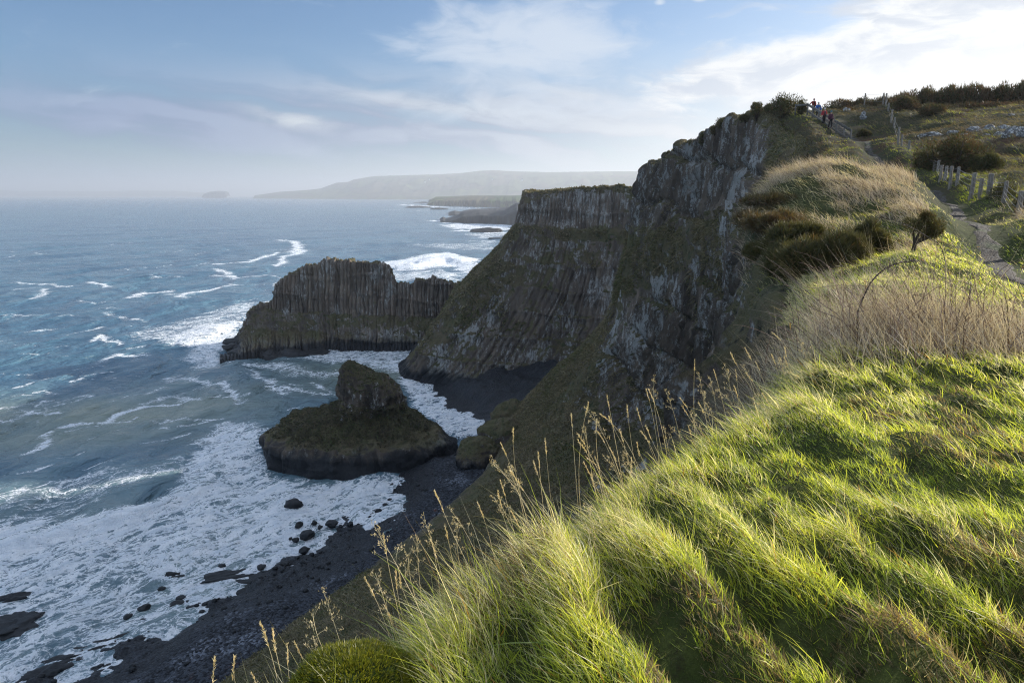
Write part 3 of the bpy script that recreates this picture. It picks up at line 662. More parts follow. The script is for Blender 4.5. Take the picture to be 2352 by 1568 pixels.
# ================================================================ sea
def inpoly(u, v, poly):
    r = np.zeros(u.shape, bool); n = len(poly)
    for k in range(n):
        (x0, y0), (x1, y1) = poly[k], poly[(k + 1) % n]
        if y0 == y1: continue
        c = ((y0 > v) != (y1 > v)) & (u < (x1 - x0) * (v - y0) / (y1 - y0) + x0); r ^= c
    return r
def areadist(X, Y, poly):
    W_ = [at_height(a, b, 0)[:2] for a, b in poly]; W_.append(W_[0])
    d, _ = polydist(X, Y, W_)
    return np.abs(d), W_
def build_sea():
    th = np.radians(np.concatenate([np.linspace(-52, 44, 1250), np.arange(46, 308, 3.)]))
    r = [0., 30., 55., 75.]
    while r[-1] < 45000: r.append(r[-1] + max(.36, r[-1] ** 2 * 1.15e-5))
    r = np.array(r)
    Rg, Tg = np.meshgrid(r, th, indexing='ij'); X = (Rg * np.sin(Tg)).ravel(); Y = (Rg * np.cos(Tg)).ravel(); rr = Rg.ravel()
    step = np.maximum(.36, rr ** 2 * 1.15e-5)
    Pn = xyz(X, Y)
    u, v = survey(Pn); front = Y > 20
    foam = np.zeros_like(X); shoal_sunlit = np.zeros_like(X)
    n1 = fbm(xyz(X * .035, Y * .035), 5, 70); n2 = fbm(xyz(X * .12, Y * .12), 4, 71)
    def area(poly, dens, soft, inner=1.):
        nonlocal foam
        Wp = np.array([at_height(a, b, 0)[:2] for a, b in poly])
        lo, hi = Wp.min(0) - 3 * soft, Wp.max(0) + 3 * soft
        m = np.where((X > lo[0]) & (X < hi[0]) & (Y > lo[1]) & (Y < hi[1]))[0]
        d, _ = polydist(X[m], Y[m], list(map(tuple, Wp)) + [tuple(Wp[0])]); d = np.abs(d)
        ins = inpoly(X[m], Y[m], list(map(tuple, Wp))); sd_ = np.where(ins, d, -d) + soft * .9 * n1[m] * 1.6 + soft * .5 * n2[m]
        f = dens * sstep(-soft, soft, sd_)
        foam[m] = np.maximum(foam[m], f)
    def streak(pts, wid, dens):
        nonlocal foam
        Wp = [tuple(at_height(a, b, 0)[:2]) for a, b in pts]; A_ = np.array(Wp)
        lo, hi = A_.min(0) - 5 * wid, A_.max(0) + 5 * wid
        m = np.where((X > lo[0]) & (X < hi[0]) & (Y > lo[1]) & (Y < hi[1]))[0]
        if not len(m): return
        d, _ = polydist(X[m] + wid * 1.6 * n1[m], Y[m] + wid * 2.2 * n2[m], Wp)
        foam[m] = np.maximum(foam[m], dens * np.exp(-(d / wid) ** 2))
    # surf over the beach
    area([(-80, 1215), (60, 1185), (160, 1195), (300, 1150), (400, 1115), (470, 1040), (520, 965), (600, 985), (605, 1040), (650, 1075), (750, 1098), (850, 1085), (935, 1060), (950, 1110), (930, 1200), (810, 1300), (670, 1370), (520, 1430), (420, 1450), (330, 1330), (150, 1390), (-80, 1420)], .80, 5.0)
    area([(-80, 1360), (200, 1330), (420, 1330), (620, 1370), (520, 1440), (370, 1520), (260, 1620), (120, 1720), (-80, 1720)], .64, 5.0)
    area([(-80, 1230), (100, 1205), (300, 1165), (430, 1125), (520, 1100), (540, 1140), (380, 1190), (200, 1245), (-80, 1310)], 1.02, 3.0)
    area([(560, 1080), (720, 1100), (920, 1090), (900, 1180), (760, 1255), (600, 1260), (520, 1180)], .86, 4.0)
    area([(400, 1090), (250, 1060), (130, 1110), (20, 1120), (-60, 1180), (160, 1190)], .42, 7.0)
    # channel between stack and headland
    area([(920, 868), (1010, 888), (1032, 892), (1075, 930), (1115, 965), (1122, 990), (1050, 1008), (1000, 975), (945, 930)], .84, 3.0)
    area([(1030, 905), (1085, 935), (1120, 968), (1120, 1000), (1080, 1000), (1040, 960)], 1.0, 2.5)
    area([(1030, 1020), (1055, 1018), (1052, 1042), (1020, 1040)], .8, 2.)
    area([(690, 815), (780, 803), (950, 805), (940, 870), (900, 860), (850, 850), (790, 835), (700, 835)], .70, 5.0)
    area([(520, 835), (640, 835), (720, 845), (800, 860), (700, 870), (560, 855)], .56, 5.0)
    # around the point of the promontory
    area([(385, 775), (450, 755), (560, 735), (560, 765), (520, 800), (525, 835), (480, 830), (440, 800), (390, 790)], .86, 6.0)
    area([(430, 790), (500, 780), (520, 840), (470, 850), (420, 820)], .70, 6.0)
    area([(320, 770), (560, 690), (600, 700), (560, 750), (420, 790)], .50, 9.0)
    # breaker beyond the promontory
    area([(850, 606), (960, 590), (1030, 577), (1075, 588), (1104, 606), (1085, 625), (1040, 612), (960, 618), (900, 622)], 1.0, 9.0)
    area([(880, 630), (1000, 622), (1090, 632), (1060, 655), (980, 650), (900, 645)], .55, 14.0)
    area([(1010, 517), (1180, 510), (1180, 530), (1040, 525)], .75, 22.); area([(1060, 535), (1170, 532), (1160, 548), (1090, 545)], .5, 20.)
    area([(960, 560), (1150, 555), (1140, 575), (1000, 575)], .40, 25.); area([(820, 640), (960, 660), (1060, 650), (1000, 690)], .35, 16.)
    for p, w_, dn in [([(645, 552), (680, 556), (690, 575), (655, 590)], 7, .8), ([(655, 590), (640, 612)], 4, .7), ([(480, 605), (560, 604), (600, 592), (640, 580)], 4.5, .8), ([(490, 632), (545, 640), (500, 618)], 3.6, .75),
        ([(545, 640), (600, 636)], 3, .6), ([(290, 682), (330, 672), (390, 668)], 4, .75), ([(410, 682), (450, 670), (500, 660), (545, 655)], 3.6, .8), ([(200, 650), (250, 658)], 3.2, .85), ([(40, 650), (110, 652), (160, 660)], 3., .75),
        ([(70, 688), (110, 675), (95, 662)], 3., .6), ([(30, 665), (80, 662)], 2.6, .6), ([(235, 826), (270, 815), (335, 815)], 2.4, .8), ([(220, 785), (235, 778), (280, 790)], 2.2, .8), ([(160, 770), (205, 760), (240, 745)], 2.2, .6), ([(300, 800), (330, 796)], 2.2, .7),
        ([(150, 980), (200, 968), (265, 965), (280, 948), (330, 935)], 1.8, .92), ([(330, 935), (420, 925)], 1.6, .7), ([(70, 1040), (105, 1028), (125, 1005), (118, 990)], 1.6, .8), ([(390, 868), (440, 876), (480, 885), (540, 905), (560, 925)], 2.6, .75),
        ([(320, 930), (400, 905), (470, 918)], 2.0, .6), ([(0, 965), (60, 945), (140, 940)], 1.6, .6), ([(560, 855), (620, 890), (700, 900), (770, 905)], 2.2, .62), ([(620, 872), (600, 880), (660, 905)], 2., .5), ([(720, 880), (760, 895)], 2., .55),
        ([(170, 690), (220, 694)], 2.6, .5), ([(240, 720), (330, 735)], 2.4, .45), ([(340, 640), (420, 634)], 2.6, .5), ([(600, 632), (660, 640), (640, 655)], 3.2, .55), ([(640, 690), (560, 700), (470, 720)], 3., .5),
        ([(480, 448.8), (760, 449.4), (860, 450.2)], 120, 1.0), ([(600, 450), (680, 450.5)], 160, .9), ([(925, 470), (1010, 476)], 60, .8), ([(990, 468), (1060, 473)], 60, .8), ([(1010, 507), (1060, 515), (1180, 520)], 22, 1.0), ([(1060, 530), (1170, 536)], 16, 1.0), ([(880, 482), (1000, 484)], 30, .5),
        ([(1040, 478), (1190, 480)], 50, .7), ([(1085, 552), (1170, 556)], 12, .5), ([(0, 935), (90, 925), (210, 905)], 1.8, .45), ([(60, 760), (150, 750)], 2.4, .4), ([(20, 720), (90, 725)], 2.4, .5)]:
        streak(p, w_, dn)
    rs = np.random.default_rng(17)
    for k in range(75):
        u0 = rs.uniform(-40, 760); v0 = 560 + 400 * rs.random() ** 1.1; ln = rs.uniform(18, 80); tl = .06 + rs.normal() * .06; pts_ = [(u0 + ln * q, v0 - ln * q * tl + rs.normal() * 1.3) for q in (0, .35, .7, 1)]
        dm = (at_height(u0, v0, 0)[1]) / FPX; streak(pts_, rs.uniform(1.2, 3.2) * dm * 1.6, rs.uniform(.40, .62))
    for k in range(26):
        u0 = rs.uniform(-40, 560); v0 = rs.uniform(860, 1120); ln = rs.uniform(40, 160); pts_ = [(u0 + ln * q, v0 - ln * q * rs.uniform(.12, .24) + rs.normal() * 3) for q in (0, .35, .7, 1)]
        streak(pts_, rs.uniform(.5, 1.3), rs.uniform(.40, .68))
    # shallow-water tint, with the sunlit green patch at left painted in
    for a_, b_, s1, s2, k in [(180, 950, 70, 22, 1.), (420, 930, 50, 18, .8), (60, 1000, 50, 20, .9), (820, 850, 60, 30, .9), (650, 890, 60, 25, .7), (300, 1000, 90, 14, .5), (450, 1250, 90, 60, .5), (940, 700, 30, 60, .2)]:
        c = at_height(a_, b_, 0); q = ((X - c[0]) / s1) ** 2 + ((Y - c[1]) / s2) ** 2
        shoal_sunlit = np.maximum(shoal_sunlit, k * np.exp(-q + .5 * n1))
    foam *= front
    # swell
    z = np.zeros_like(X); dxy = np.zeros((len(X), 2))
    rg = np.random.default_rng(5)
    for k in range(34):
        lam = 4.5 * 1.115 ** k; a = math.radians(-78 + rg.normal() * 22); kx, ky = math.sin(a) * 2 * math.pi / lam, math.cos(a) * 2 * math.pi / lam
        amp = .0085 * lam ** .93 * min(1, 34 / lam) * sstep(lam * .45, lam * .16, step)
        ph = kx * X + ky * Y + rg.uniform(0, 6.28) + 1.2 * n1
        z += amp * np.sin(ph); dxy[:, 0] -= .8 * amp * math.sin(a) * np.cos(ph); dxy[:, 1] -= .8 * amp * math.cos(a) * np.cos(ph)
    near = sstep(0, 1, foam)
    z *= 1 - .35 * near
    z += .28 * near * fbm(xyz(X * .5, Y * .5), 3, 75) * sstep(4, 1, step)
    # the breaking waves
    def roller(pts, wid, hgt):
        nonlocal z
        Wp = [tuple(at_height(a, b, 0)[:2]) for a, b in pts]; A_ = np.array(Wp)
        L = sum(np.linalg.norm(A_[k + 1] - A_[k]) for k in range(len(A_) - 1))
        m = np.where((np.abs(X - A_[:, 0].mean()) < L + 60) & (np.abs(Y - A_[:, 1].mean()) < L + 60))[0]
        d, arc = polydist(X[m] + 2 * n2[m], Y[m] + 2 * n2[m], Wp)
        z[m] += hgt * np.exp(-np.where(d > 0, d / wid, d / (wid * 3.2)) ** 2) * np.sin(np.clip(arc / L, 0, 1) * math.pi) ** .6 * (1 + .5 * n2[m])
    roller([(-80, 1265), (150, 1225), (330, 1175), (470, 1125), (545, 1090)], 2.2, 1.5)
    roller([(930, 618), (1020, 600), (1104, 612)], 9, 4.5)
    roller([(960, 655), (1040, 640), (1110, 640)], 8, 2.4)
    roller([(400, 800), (470, 775), (540, 740)], 4, 1.8)
    roller([(1045, 1000), (1100, 985), (1118, 960), (1080, 930)], 2.0, 1.2)
    caps = sstep(150, 300, rr) * sstep(3500, 900, rr) * (1 - near)
    V = xyz(X + dxy[:, 0], Y + dxy[:, 1], z)
    o = mk('sea', V, gridq(len(r), len(th), True), mat=M_SEA, attrs={'foam': foam, 'shoal_sunlit': shoal_sunlit, 'caps': caps, 'far': sstep(800, 4000, rr)})
    tag(o, 'choppy blue sea breaking into white foam along the shore', 'sea', kind='structure')
    print('sea verts', len(V)); return o
build_sea()
# ================================================================ clifftop ground
def cr(cx, cy): return (2900 + cx / 1.9666) / 1.7415, (250 + cy / 1.9666) / 1.7415     # detail survey of the hill
def ck(cx, cy): return (2800 + cx / 1.568) / 1.7415, (700 + cy / 1.568) / 1.7415        # detail survey of the brambles
FENCE = [(2296, 1262, 23.6), (2178, 1172, 28), (1997, 1092, 30), (1932, 1056, 31.5), (1822, 966, 37.5), (1770, 962, 37.8), (1724, 952, 40), (1690, 952, 40.5), (1662, 922, 45), (1634, 902, 47), (1608, 884, 49)]
FENCE2 = [(1440, 722, 56), (1385, 690, 58), (1356, 680, 59), (1327, 530, 72), (1306, 470, 74), (1281, 392, 80), (1262, 345, 84), (1245, 320, 87), (1098, 312, 92)]
ctl = [at_depth(*cr(x, y), d) for x, y, d in FENCE + FENCE2]
for u, v, d in [(1700, 925, 6), (1300, 1140, 4.4), (960, 1350, 3.2), (700, 1505, 2.75), (820, 1430, 2.95), (1500, 1000, 5.1), (2352, 640, 14), (2352, 900, 5.7), (2000, 850, 7), (2100, 760, 9.6), (2250, 700, 11.6),
                (2280, 590, 18), (2200, 530, 25), (2170, 480, 32), (2150, 450, 38), (2048, 394, 48), (2000, 352, 60), (1955, 330, 70), (1862, 266, 80),
                (1900, 386, 27), (2020, 392, 29), (1800, 424, 27), (2100, 452, 25), (2140, 512, 20), (1900, 510, 22), (2000, 512, 21), (1900, 625, 17), (1800, 530, 21), (2080, 582, 16), (1850, 730, 13), (2000, 655, 13),
                (1957, 350, 58), (1914, 309, 68), (1915, 347, 56), (1846, 263, 77), (1762, 244, 92), (1692, 271, 108), (1622, 309, 125), (1521, 361, 150),
                (2352, 300, 58), (2200, 330, 54), (2200, 405, 45), (2290, 405, 42), (2352, 430, 36), (2150, 300, 63), (2050, 300, 71), (2352, 248, 80), (2200, 254, 83), (2060, 268, 90), (1960, 268, 96), (1900, 270, 92), (2000, 272, 88)]:
    ctl.append(at_depth(u, v, d))
ctl += [np.array(p, float) for p in [(0, 0, 68.25), (3, 1, 68.45), (-2, 0, 67.8), (7, 1, 68.75), (-1, -5, 68), (6, -6, 68.9), (14, 2, 69), (17, 10, 68.9), (22, 18, 69.6), (36, 26, 71.8), (55, 10, 75), (34, -25, 71), (0, -30, 68), (70, 45, 79), (62, 70, 80), (90, 75, 81.5),
        (80, 110, 82), (60, 120, 82), (120, 100, 82.5), (60, 160, 81.5), (90, 190, 82), (52, 190, 78.5), (64, 236, 73.5), (110, 240, 80), (140, 40, 86), (110, 0, 82), (15, 38, 69.2), (19, 46, 70.6)]]
ctl = np.array(ctl)
def _tps(lam=2.0):
    x = ctl[:, :2]; n = len(x)
    r = np.linalg.norm(x[:, None] - x[None], axis=2); Kk = np.where(r > 0, r * r * np.log(r + 1e-9), 0)
    # nearby control is exact, distant control may give a little
    A_ = np.zeros((n + 3, n + 3)); A_[:n, :n] = Kk + np.diag(lam * (.02 + np.linalg.norm(x, axis=1) / 40)); A_[:n, n:] = np.c_[np.ones(n), x]; A_[n:, :n] = A_[:n, n:].T
    return np.linalg.solve(A_, np.r_[ctl[:, 2], 0, 0, 0])
_c = _tps()
EDGE = [(-6, -30), (-3.2, -3), (-1.9, 0)] + [tuple(at_depth(u, v, d)[:2]) for u, v, d in [(660, 1530, 2.7), (820, 1430, 2.95), (960, 1350, 3.2), (1300, 1140, 4.4), (1500, 1000, 5.1), (1700, 925, 6.1), (1800, 875, 8), (1862, 745, 13), (1782, 540, 20), (1752, 460, 28), (1830, 405, 44), (1905, 350, 57), (1846, 264, 77), (1762, 244, 92), (1692, 271, 108), (1622, 309, 125), (1521, 361, 150)]] + [(52, 190), (64, 236)]
PATH = [(9.5, -12), (10.2, -2), (10.6, 7)] + [tuple(at_depth(u, v, d)[:2]) for u, v, d in [(2375, 640, 14), (2290, 588, 18), (2205, 530, 25), (2172, 480, 32), (2150, 450, 38), (2048, 393, 48), (2000, 351, 60), (1962, 329, 70), (1880, 268, 79)]]
def furrow(x, y):
    a = math.radians(-8); q = x * math.cos(a) - y * math.sin(a); l = x * math.sin(a) + y * math.cos(a)
    wv_ = fbm(xyz(x * .38, y * .30), 3, 81); wv2 = fbm(xyz(x * .9, y * .5), 3, 82)
    ph = q / .52 + 1.7 * wv_ + .45 * wv2
    h = np.sin(ph * 2 * math.pi) * .5 + .5
    br = sstep(-.35, .20, fbm(xyz(q * .9, l * .45), 3, 83))
    return (h ** .8) * (.25 + .75 * br)
def ground(x, y, detail=True):
    x = np.asarray(x, float).ravel(); y = np.asarray(y, float).ravel(); n = len(ctl); z = np.zeros_like(x)
    for k in range(0, len(x), 60000):
        xx, yy = x[k:k + 60000], y[k:k + 60000]
        r2 = (xx[:, None] - ctl[None, :, 0]) ** 2 + (yy[:, None] - ctl[None, :, 1]) ** 2
        z[k:k + 60000] = (.5 * r2 * np.log(r2 + 1e-12)) @ _c[:n] + _c[n] + _c[n + 1] * xx + _c[n + 2] * yy
    s, _ = polydist(x, y, EDGE); pd, _ = polydist(x, y, PATH); pd = np.abs(pd)
    if detail:
        r = np.hypot(x, y); nearw = sstep(17, 8, r)
        pw = sstep(.4, 1.3, pd)
        z = z + nearw * pw * (.205 * (furrow(x, y) - .5) + .065 * fbm(xyz(x * 1.9, y * 1.3), 4, 84) + .07 * fbm(xyz(x * 4.5, y * 4.5), 2, 88))
        fw = sstep(8, 20, r) * pw
        z = z + fw * (.30 * fbm(xyz(x * .45, y * .45), 4, 85) + .14 * fbm(xyz(x * 1.4, y * 1.4), 3, 86) + .5 * sstep(30, 60, r) * fbm(xyz(x * .14, y * .14), 3, 87))
        z = z - .16 * sstep(1.2, .35, pd)
        # the bank between path and fence
        z = z + .25 * np.exp(-((pd - 1.7) / .8) ** 2) * sstep(14, 20, y) * sstep(70, 55, y)
    t = np.clip(.5 - s, 0, None); 
    z = z - np.where(y < 16, 1.1 * t ** 1.45, .9 * t ** 1.35)
    return z, s, pd
gx = np.concatenate([np.arange(-9, 15, .16), np.arange(15, 62, .42), np.arange(62, 160, 2.)]); gy = np.concatenate([np.arange(-32, -1, 1.2), np.arange(-1, 18, .16), np.arange(18, 100, .42), np.arange(100, 245, 2.)])
X, Y = np.meshgrid(gx, gy); Zt, S_, P_ = ground(X, Y)
keep = (S_ > np.where(Y.ravel() > 84, -.5, np.where(Y.ravel() > 60, -1.2, np.where(Y.ravel() > 9, -.5, -2.2)))).reshape(len(gy), len(gx)); q = gridq(len(gy), len(gx)); kf = keep.ravel()
q = q[kf[q].all(1)]
turf = mk('hillside', xyz(X.ravel(), Y.ravel(), Zt), q, mat=M_TURF); tag(turf, 'grassy clifftop ground rising to a hill on the right', 'hillside', kind='structure')
# the trodden path
def dirt_material():
    t = material('trodden_earth'); P = t.P
    n1 = t.noise(P, 1.2, 6, .65); n2 = t.noise(P, 9, 5, .7); v = t.voro(P, 16.)
    sc_ = t.new('ShaderNodeSeparateColor'); t.put(sc_, 0, v.outputs['Color'])
    c = t.mix(t.rng(n1, .35, .65), (.024, .016, .010), (.046, .034, .024)); c = t.mix(t.rng(n2, .5, .7), c, (.064, .053, .043))
    c = t.mix(t.rng(sc_.outputs[0], .86, .95), c, (.13, .12, .105))
    c = t.mix(t.rng(t.noise(P, .8, 5), .56, .66), c, (.045, .058, .018))
    return finish(t, c, .85, t.m('ADD', n2, t.m('MULTIPLY', v.outputs['Distance'], -.6)), .9, .06, .3)
def make_path():
    pp = np.array(PATH); dl = np.r_[0, np.cumsum(np.linalg.norm(np.diff(pp, axis=0), axis=1))]; n = 420
    t = np.linspace(0, dl[-1], n); c = catmull(np.c_[pp, np.zeros(len(pp))], n, 0)[:, :2]
    tg = np.gradient(c, axis=0); tg /= np.linalg.norm(tg, axis=1)[:, None]; nr = np.c_[tg[:, 1], -tg[:, 0]]
    w = .28 + .11 * vnoise(xyz(t * .6), 90) + .15 * vnoise(xyz(t * 2.2), 91); w2 = .28 + .11 * vnoise(xyz(t * .6 + 50), 92) + .15 * vnoise(xyz(t * 2.2 + 9), 93)
    cs = np.linspace(-1, 1, 9); V = np.array([c + nr * np.where(k < 0, w2 * k, w * k)[:, None] for k in cs]).transpose(1, 0, 2).reshape(-1, 2)
    z, _, _ = ground(V[:, 0], V[:, 1]); z += np.tile(.035 - .05 * np.abs(cs) ** 4, n) + .012 * fbm(xyz(V[:, 0] * 3, V[:, 1] * 3), 3, 94)
    o = mk('path', xyz(V[:, 0], V[:, 1], z), gridq(n, 9), mat=dirt_material()); tag(o, 'narrow trodden earth path winding up beside the wire fence', 'path', kind='structure')
make_path()
# ================================================================ grass
def lerp3(a, b, t): return np.asarray(a)[None] * (1 - t[:, None]) + np.asarray(b)[None] * t[:, None]
G_GREEN, G_LIME, G_STRAW, G_DEEP, G_OLIVE, G_TAN, G_RUST = map(np.array, ((.260, .345, .038), (.700, .690, .085), (.84, .75, .47), (.075, .115, .020), (.150, .140, .050), (.40, .315, .185), (.24, .115, .050)))
WIND = np.array([-.80, .42, 0.])
# rough patches that carry their own cover instead of lawn
THICKET = at_depth(2070, 800, 8.6)
MOSS = at_depth(815, 1545, 2.55)
def mound(x, y, c, rx, ry): return np.exp(-(((x - c[0]) / rx) ** 2 + ((y - c[1]) / ry) ** 2))
def in_view(x, y, z, pad=140):
    u, v = survey(xyz(x, y, z)); return (u > -pad) & (u < 2352 + pad) & (v < 1568 + pad * 1.6) & (v > -pad) & (y > .2)
def near_grass():
    n = 3700000; x = RNG.uniform(-4, 16.5, n); y = RNG.uniform(-3.5, 19, n); d = np.hypot(x, y)
    k = RNG.random(n) < np.minimum(1, (2.3 / np.maximum(d, 1)) ** 1.35) * 1.25; x, y, d = x[k], y[k], d[k]
    z, s, pd = ground(x, y); fu = furrow(x, y); th = mound(x, y, THICKET, 1.9, 1.3)
    vis = in_view(x, y, z); k = (vis | (RNG.random(len(x)) < .30)) & (s > np.where(d > 7.5, -.45, -.9)) & (RNG.random(len(x)) < sstep(.35, .95, pd + .25 * RNG.normal(size=len(x)))) & (RNG.random(len(x)) > th * .7) & (np.hypot(x - MOSS[0], (y - MOSS[1]) * 1.1) > .27 + .06 * RNG.random(len(x)))
    x, y, z, d, s, fu, vis = (a[k] for a in (x, y, z, d, s, fu, vis)); n = len(x); print('near grass', n)
    r = RNG.random((n, 6)); edge = sstep(1.3, .1, s)
    cl = fbm(xyz(x * .9, y * .9), 4, 101); cl2 = fbm(xyz(x * 3.1, y * 3.1), 3, 102); cl3 = fbm(xyz(x * .35, y * .35), 3, 103)
    L = (.045 + .085 * r[:, 0] ** 1.7 + .035 * fu) * (1 + .6 * cl + .45 * cl2) + edge * (.03 + .17 * r[:, 1] ** 3)
    L *= 1 + .3 * sstep(4.5, 2.5, d); stray = RNG.random(n) < .03; L[stray] *= 1.9
    Wd = (.0030 + .0050 * r[:, 2] ** 3) * np.maximum(1, d / 4.2) * np.where(vis, 1, 1.9)
    dry = np.clip(.28 + .42 * edge + .45 * cl + .35 * cl3 + .16 * fu, 0.04, .9)
    isdry = r[:, 3] < dry
    t = np.clip(.45 + .5 * cl2 + .35 * (r[:, 4] - .5), 0, 1)
    c = lerp3(G_GREEN, G_LIME, t); deep = r[:, 5] < .25; c[deep] = lerp3(G_DEEP, G_GREEN, r[deep, 4])
    c[isdry] = lerp3(G_STRAW, G_OLIVE * 1.4, r[isdry, 4] ** 1.6)
    that = fbm(xyz(x * 1.4, y * 1.4), 3, 104) > .33; tk = that & (r[:, 1] < .75); c[tk] = lerp3(np.array((.30, .22, .12)), np.array((.16, .12, .06)), r[tk, 4]); L[tk] *= .7
    amber = (r[:, 5] > .985); c[amber] = np.array((.40, .20, .04))
    c *= (.8 + .4 * r[:, 0])[:, None]
    tip = c * 1.1 + .03
    up = np.array([0, 0, 1.]); D = up[None] * (.85 + .35 * r[:, [1]]) + WIND[None] * (.36 + .25 * cl[:, None]) + RNG.normal(size=(n, 3)) * [.44, .44, .14]
    D += np.array([-.3, .1, -.25])[None] * edge[:, None] * .5
    bend = WIND[None] * (.10 + .25 * r[:, [0]] ** 2) + np.array([0, 0, -.20])[None] * (.5 + r[:, [2]]) + RNG.normal(size=(n, 3)) * .09
    V, Q, T, C = blades(xyz(x, y, z - .015), D, L, Wd, bend, c, 3, tip)
    o = mk('grass', V, Q, T, M_GRASS, cols=C, smooth=False); tag(o, 'long wind combed green and straw grass in the foreground', 'grass', kind='stuff')
near_grass()
def mid_grass():
    n = 900000; x = RNG.uniform(2, 95, n); y = RNG.uniform(11, 112, n); d = np.hypot(x, y)
    k = (np.abs(np.arctan2(x, y)) < .80) & (RNG.random(n) < np.minimum(1, (22 / d) ** 1.1)); x, y, d = x[k], y[k], d[k]
    z, s, pd = ground(x, y); rl = (np.abs(x - 35.2) < 1.9) & (y > 66) & (y < 82); k = in_view(x, y, z, 60) & (s > np.where(y > 84, -.5, np.where(y > 60, -1.3, -.45))) & (pd > .55 + .25 * RNG.random(len(x))) & ~(rl & (RNG.random(len(x)) < .85)); x, y, z, d, s, pd = (a[k] for a in (x, y, z, d, s, pd))
    n = len(x); print('mid grass', n); r = RNG.random((n, 6))
    a = fbm(xyz(x * .16, y * .16), 4, 111); b = fbm(xyz(x * .5, y * .5), 4, 112); c2 = fbm(xyz(x * 1.5, y * 1.5), 3, 113)
    knoll = mound(x, y, (14.2, 25.5), 5.5, 6.5); lane = sstep(4.5, 1.5, pd)
    L = (.20 + .22 * r[:, 0]) * (1 + .5 * b) * np.where(d > 35, 1.25, 1.); L *= 1 - .45 * lane
    Wd = (.006 + .004 * r[:, 1]) * np.maximum(1, d / 17)
    t = np.clip(.5 + .9 * b + .5 * (r[:, 2] - .5), 0, 1)
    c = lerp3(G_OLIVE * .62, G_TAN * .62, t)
    grn = np.clip(lane * 1.1 + .45 * a + .1 + .7 * sstep(20, 13, d), 0, 1); m = r[:, 3] < grn; c[m] = lerp3(G_GREEN * .8, G_LIME * .75, np.clip(.4 + c2[m] + .3 * (r[m, 4] - .5), 0, 1))
    tan = np.clip(knoll * 1.15 - .15 + .4 * b, 0, 1); m = r[:, 4] < tan; c[m] = lerp3(G_TAN * .95, G_STRAW * .95, r[m, 5])
    rust = sstep(.0, .4, fbm(xyz(x * .11 + 9, y * .11), 4, 114)) * sstep(38, 55, d); m = r[:, 5] < rust * .7; c[m] = lerp3(G_RUST * .55, G_TAN * .5, r[m, 0])
    c *= ((.75 + .5 * r[:, 1]) * (1 - .42 * sstep(34, 50, d)))[:, None]  # farther up, the hill's shade is darkened into the blade colour
    D = np.array([0, 0, .75])[None] + WIND[None] * (.35 + .3 * b[:, None]) + RNG.normal(size=(n, 3)) * [.32, .32, .12]
    bend = WIND[None] * (.2 + .3 * r[:, [0]]) + np.array([0, 0, -.35])[None] * (.4 + r[:, [2]]) + RNG.normal(size=(n, 3)) * .12
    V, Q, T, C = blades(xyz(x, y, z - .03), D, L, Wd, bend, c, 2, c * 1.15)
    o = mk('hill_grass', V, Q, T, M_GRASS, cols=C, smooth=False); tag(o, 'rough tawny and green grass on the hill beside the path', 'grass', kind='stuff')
mid_grass()
def cliff_grass(name, label, Gd, Rk, n, L0, W0, seed, thr=.5, zmin=9, cols=(G_OLIVE * .55, G_TAN * .48), ymin=-99, ymax=999, wmin=.5):
    nt, ns = Gd.shape[:2]; N = normals(Gd)
    i = RNG.integers(1, nt - 1, n); j = RNG.integers(1, ns - 1, n)
    P = Gd[i, j] + (Gd[np.minimum(i + 1, nt - 1), j] - Gd[i, j]) * RNG.random((n, 1)) + (Gd[i, np.minimum(j + 1, ns - 1)] - Gd[i, j]) * RNG.random((n, 1))
    nn = N[i, j]; nn = nn * np.sign((nn * (np.array([0, 0, EYE]) - P)).sum(1))[:, None]; cell = np.linalg.norm(np.cross(Gd[np.minimum(i + 1, nt - 1), j] - Gd[i, j], Gd[i, np.minimum(j + 1, ns - 1)] - Gd[i, j]), axis=1)
    nz = np.abs(nn[:, 2]); b = fbm(P * .3, 4, seed); bb = fbm(P * .08, 3, seed + 1)
    g = nz * 1.1 + .55 * b + .5 * bb - Rk[i, j] * 1.05 + .45
    k = (g > thr) & (P[:, 1] > ymin) & (P[:, 1] < ymax) & (P[:, 2] > zmin + 3 * b) & (RNG.random(n) < cell / np.quantile(cell[(P[:, 1] > ymin) & (P[:, 1] < ymax) & (P[:, 2] > zmin)], .97))
    u, v = survey(P); k &= (u > -50) & (u < 2400) & (v > 150) & (v < 1620)
    P, nn, b, bb = P[k], nn[k], b[k], bb[k]; n = len(P); print(name, n); r = RNG.random((n, 5))
    c = lerp3(cols[0], cols[1], np.clip(.5 + .8 * b + .6 * (r[:, 0] - .5), 0, 1)); m = r[:, 1] < np.clip(.08 + .7 * bb, 0, .6); c[m] = lerp3(G_DEEP * .7, G_OLIVE * .6, r[m, 2]); c *= (.65 + .7 * r[:, 3])[:, None]
    d = np.linalg.norm(P - [0, 0, EYE], axis=1)
    D = nn * .6 + np.array([0, 0, .55])[None] + RNG.normal(size=(n, 3)) * .35; bend = np.array([-.1, 0, -.75])[None] + RNG.normal(size=(n, 3)) * .2
    V, Q, T, C = blades(P - nn * .08, D, L0 * (.6 + .8 * r[:, 4]), W0 * np.maximum(wmin, d / 100), bend, c, 2, c * 1.2)
    o = mk(name, V, Q, T, M_GORSE, cols=C, smooth=False); tag(o, label, 'grass', kind='stuff')
cliff_grass('cliff_grass', 'brown tussock grass hanging on the ledges of the near cliff', GB, RB, 1700000, .85, .13, 121, ymin=42, cols=(G_OLIVE * .72, G_TAN * .58))
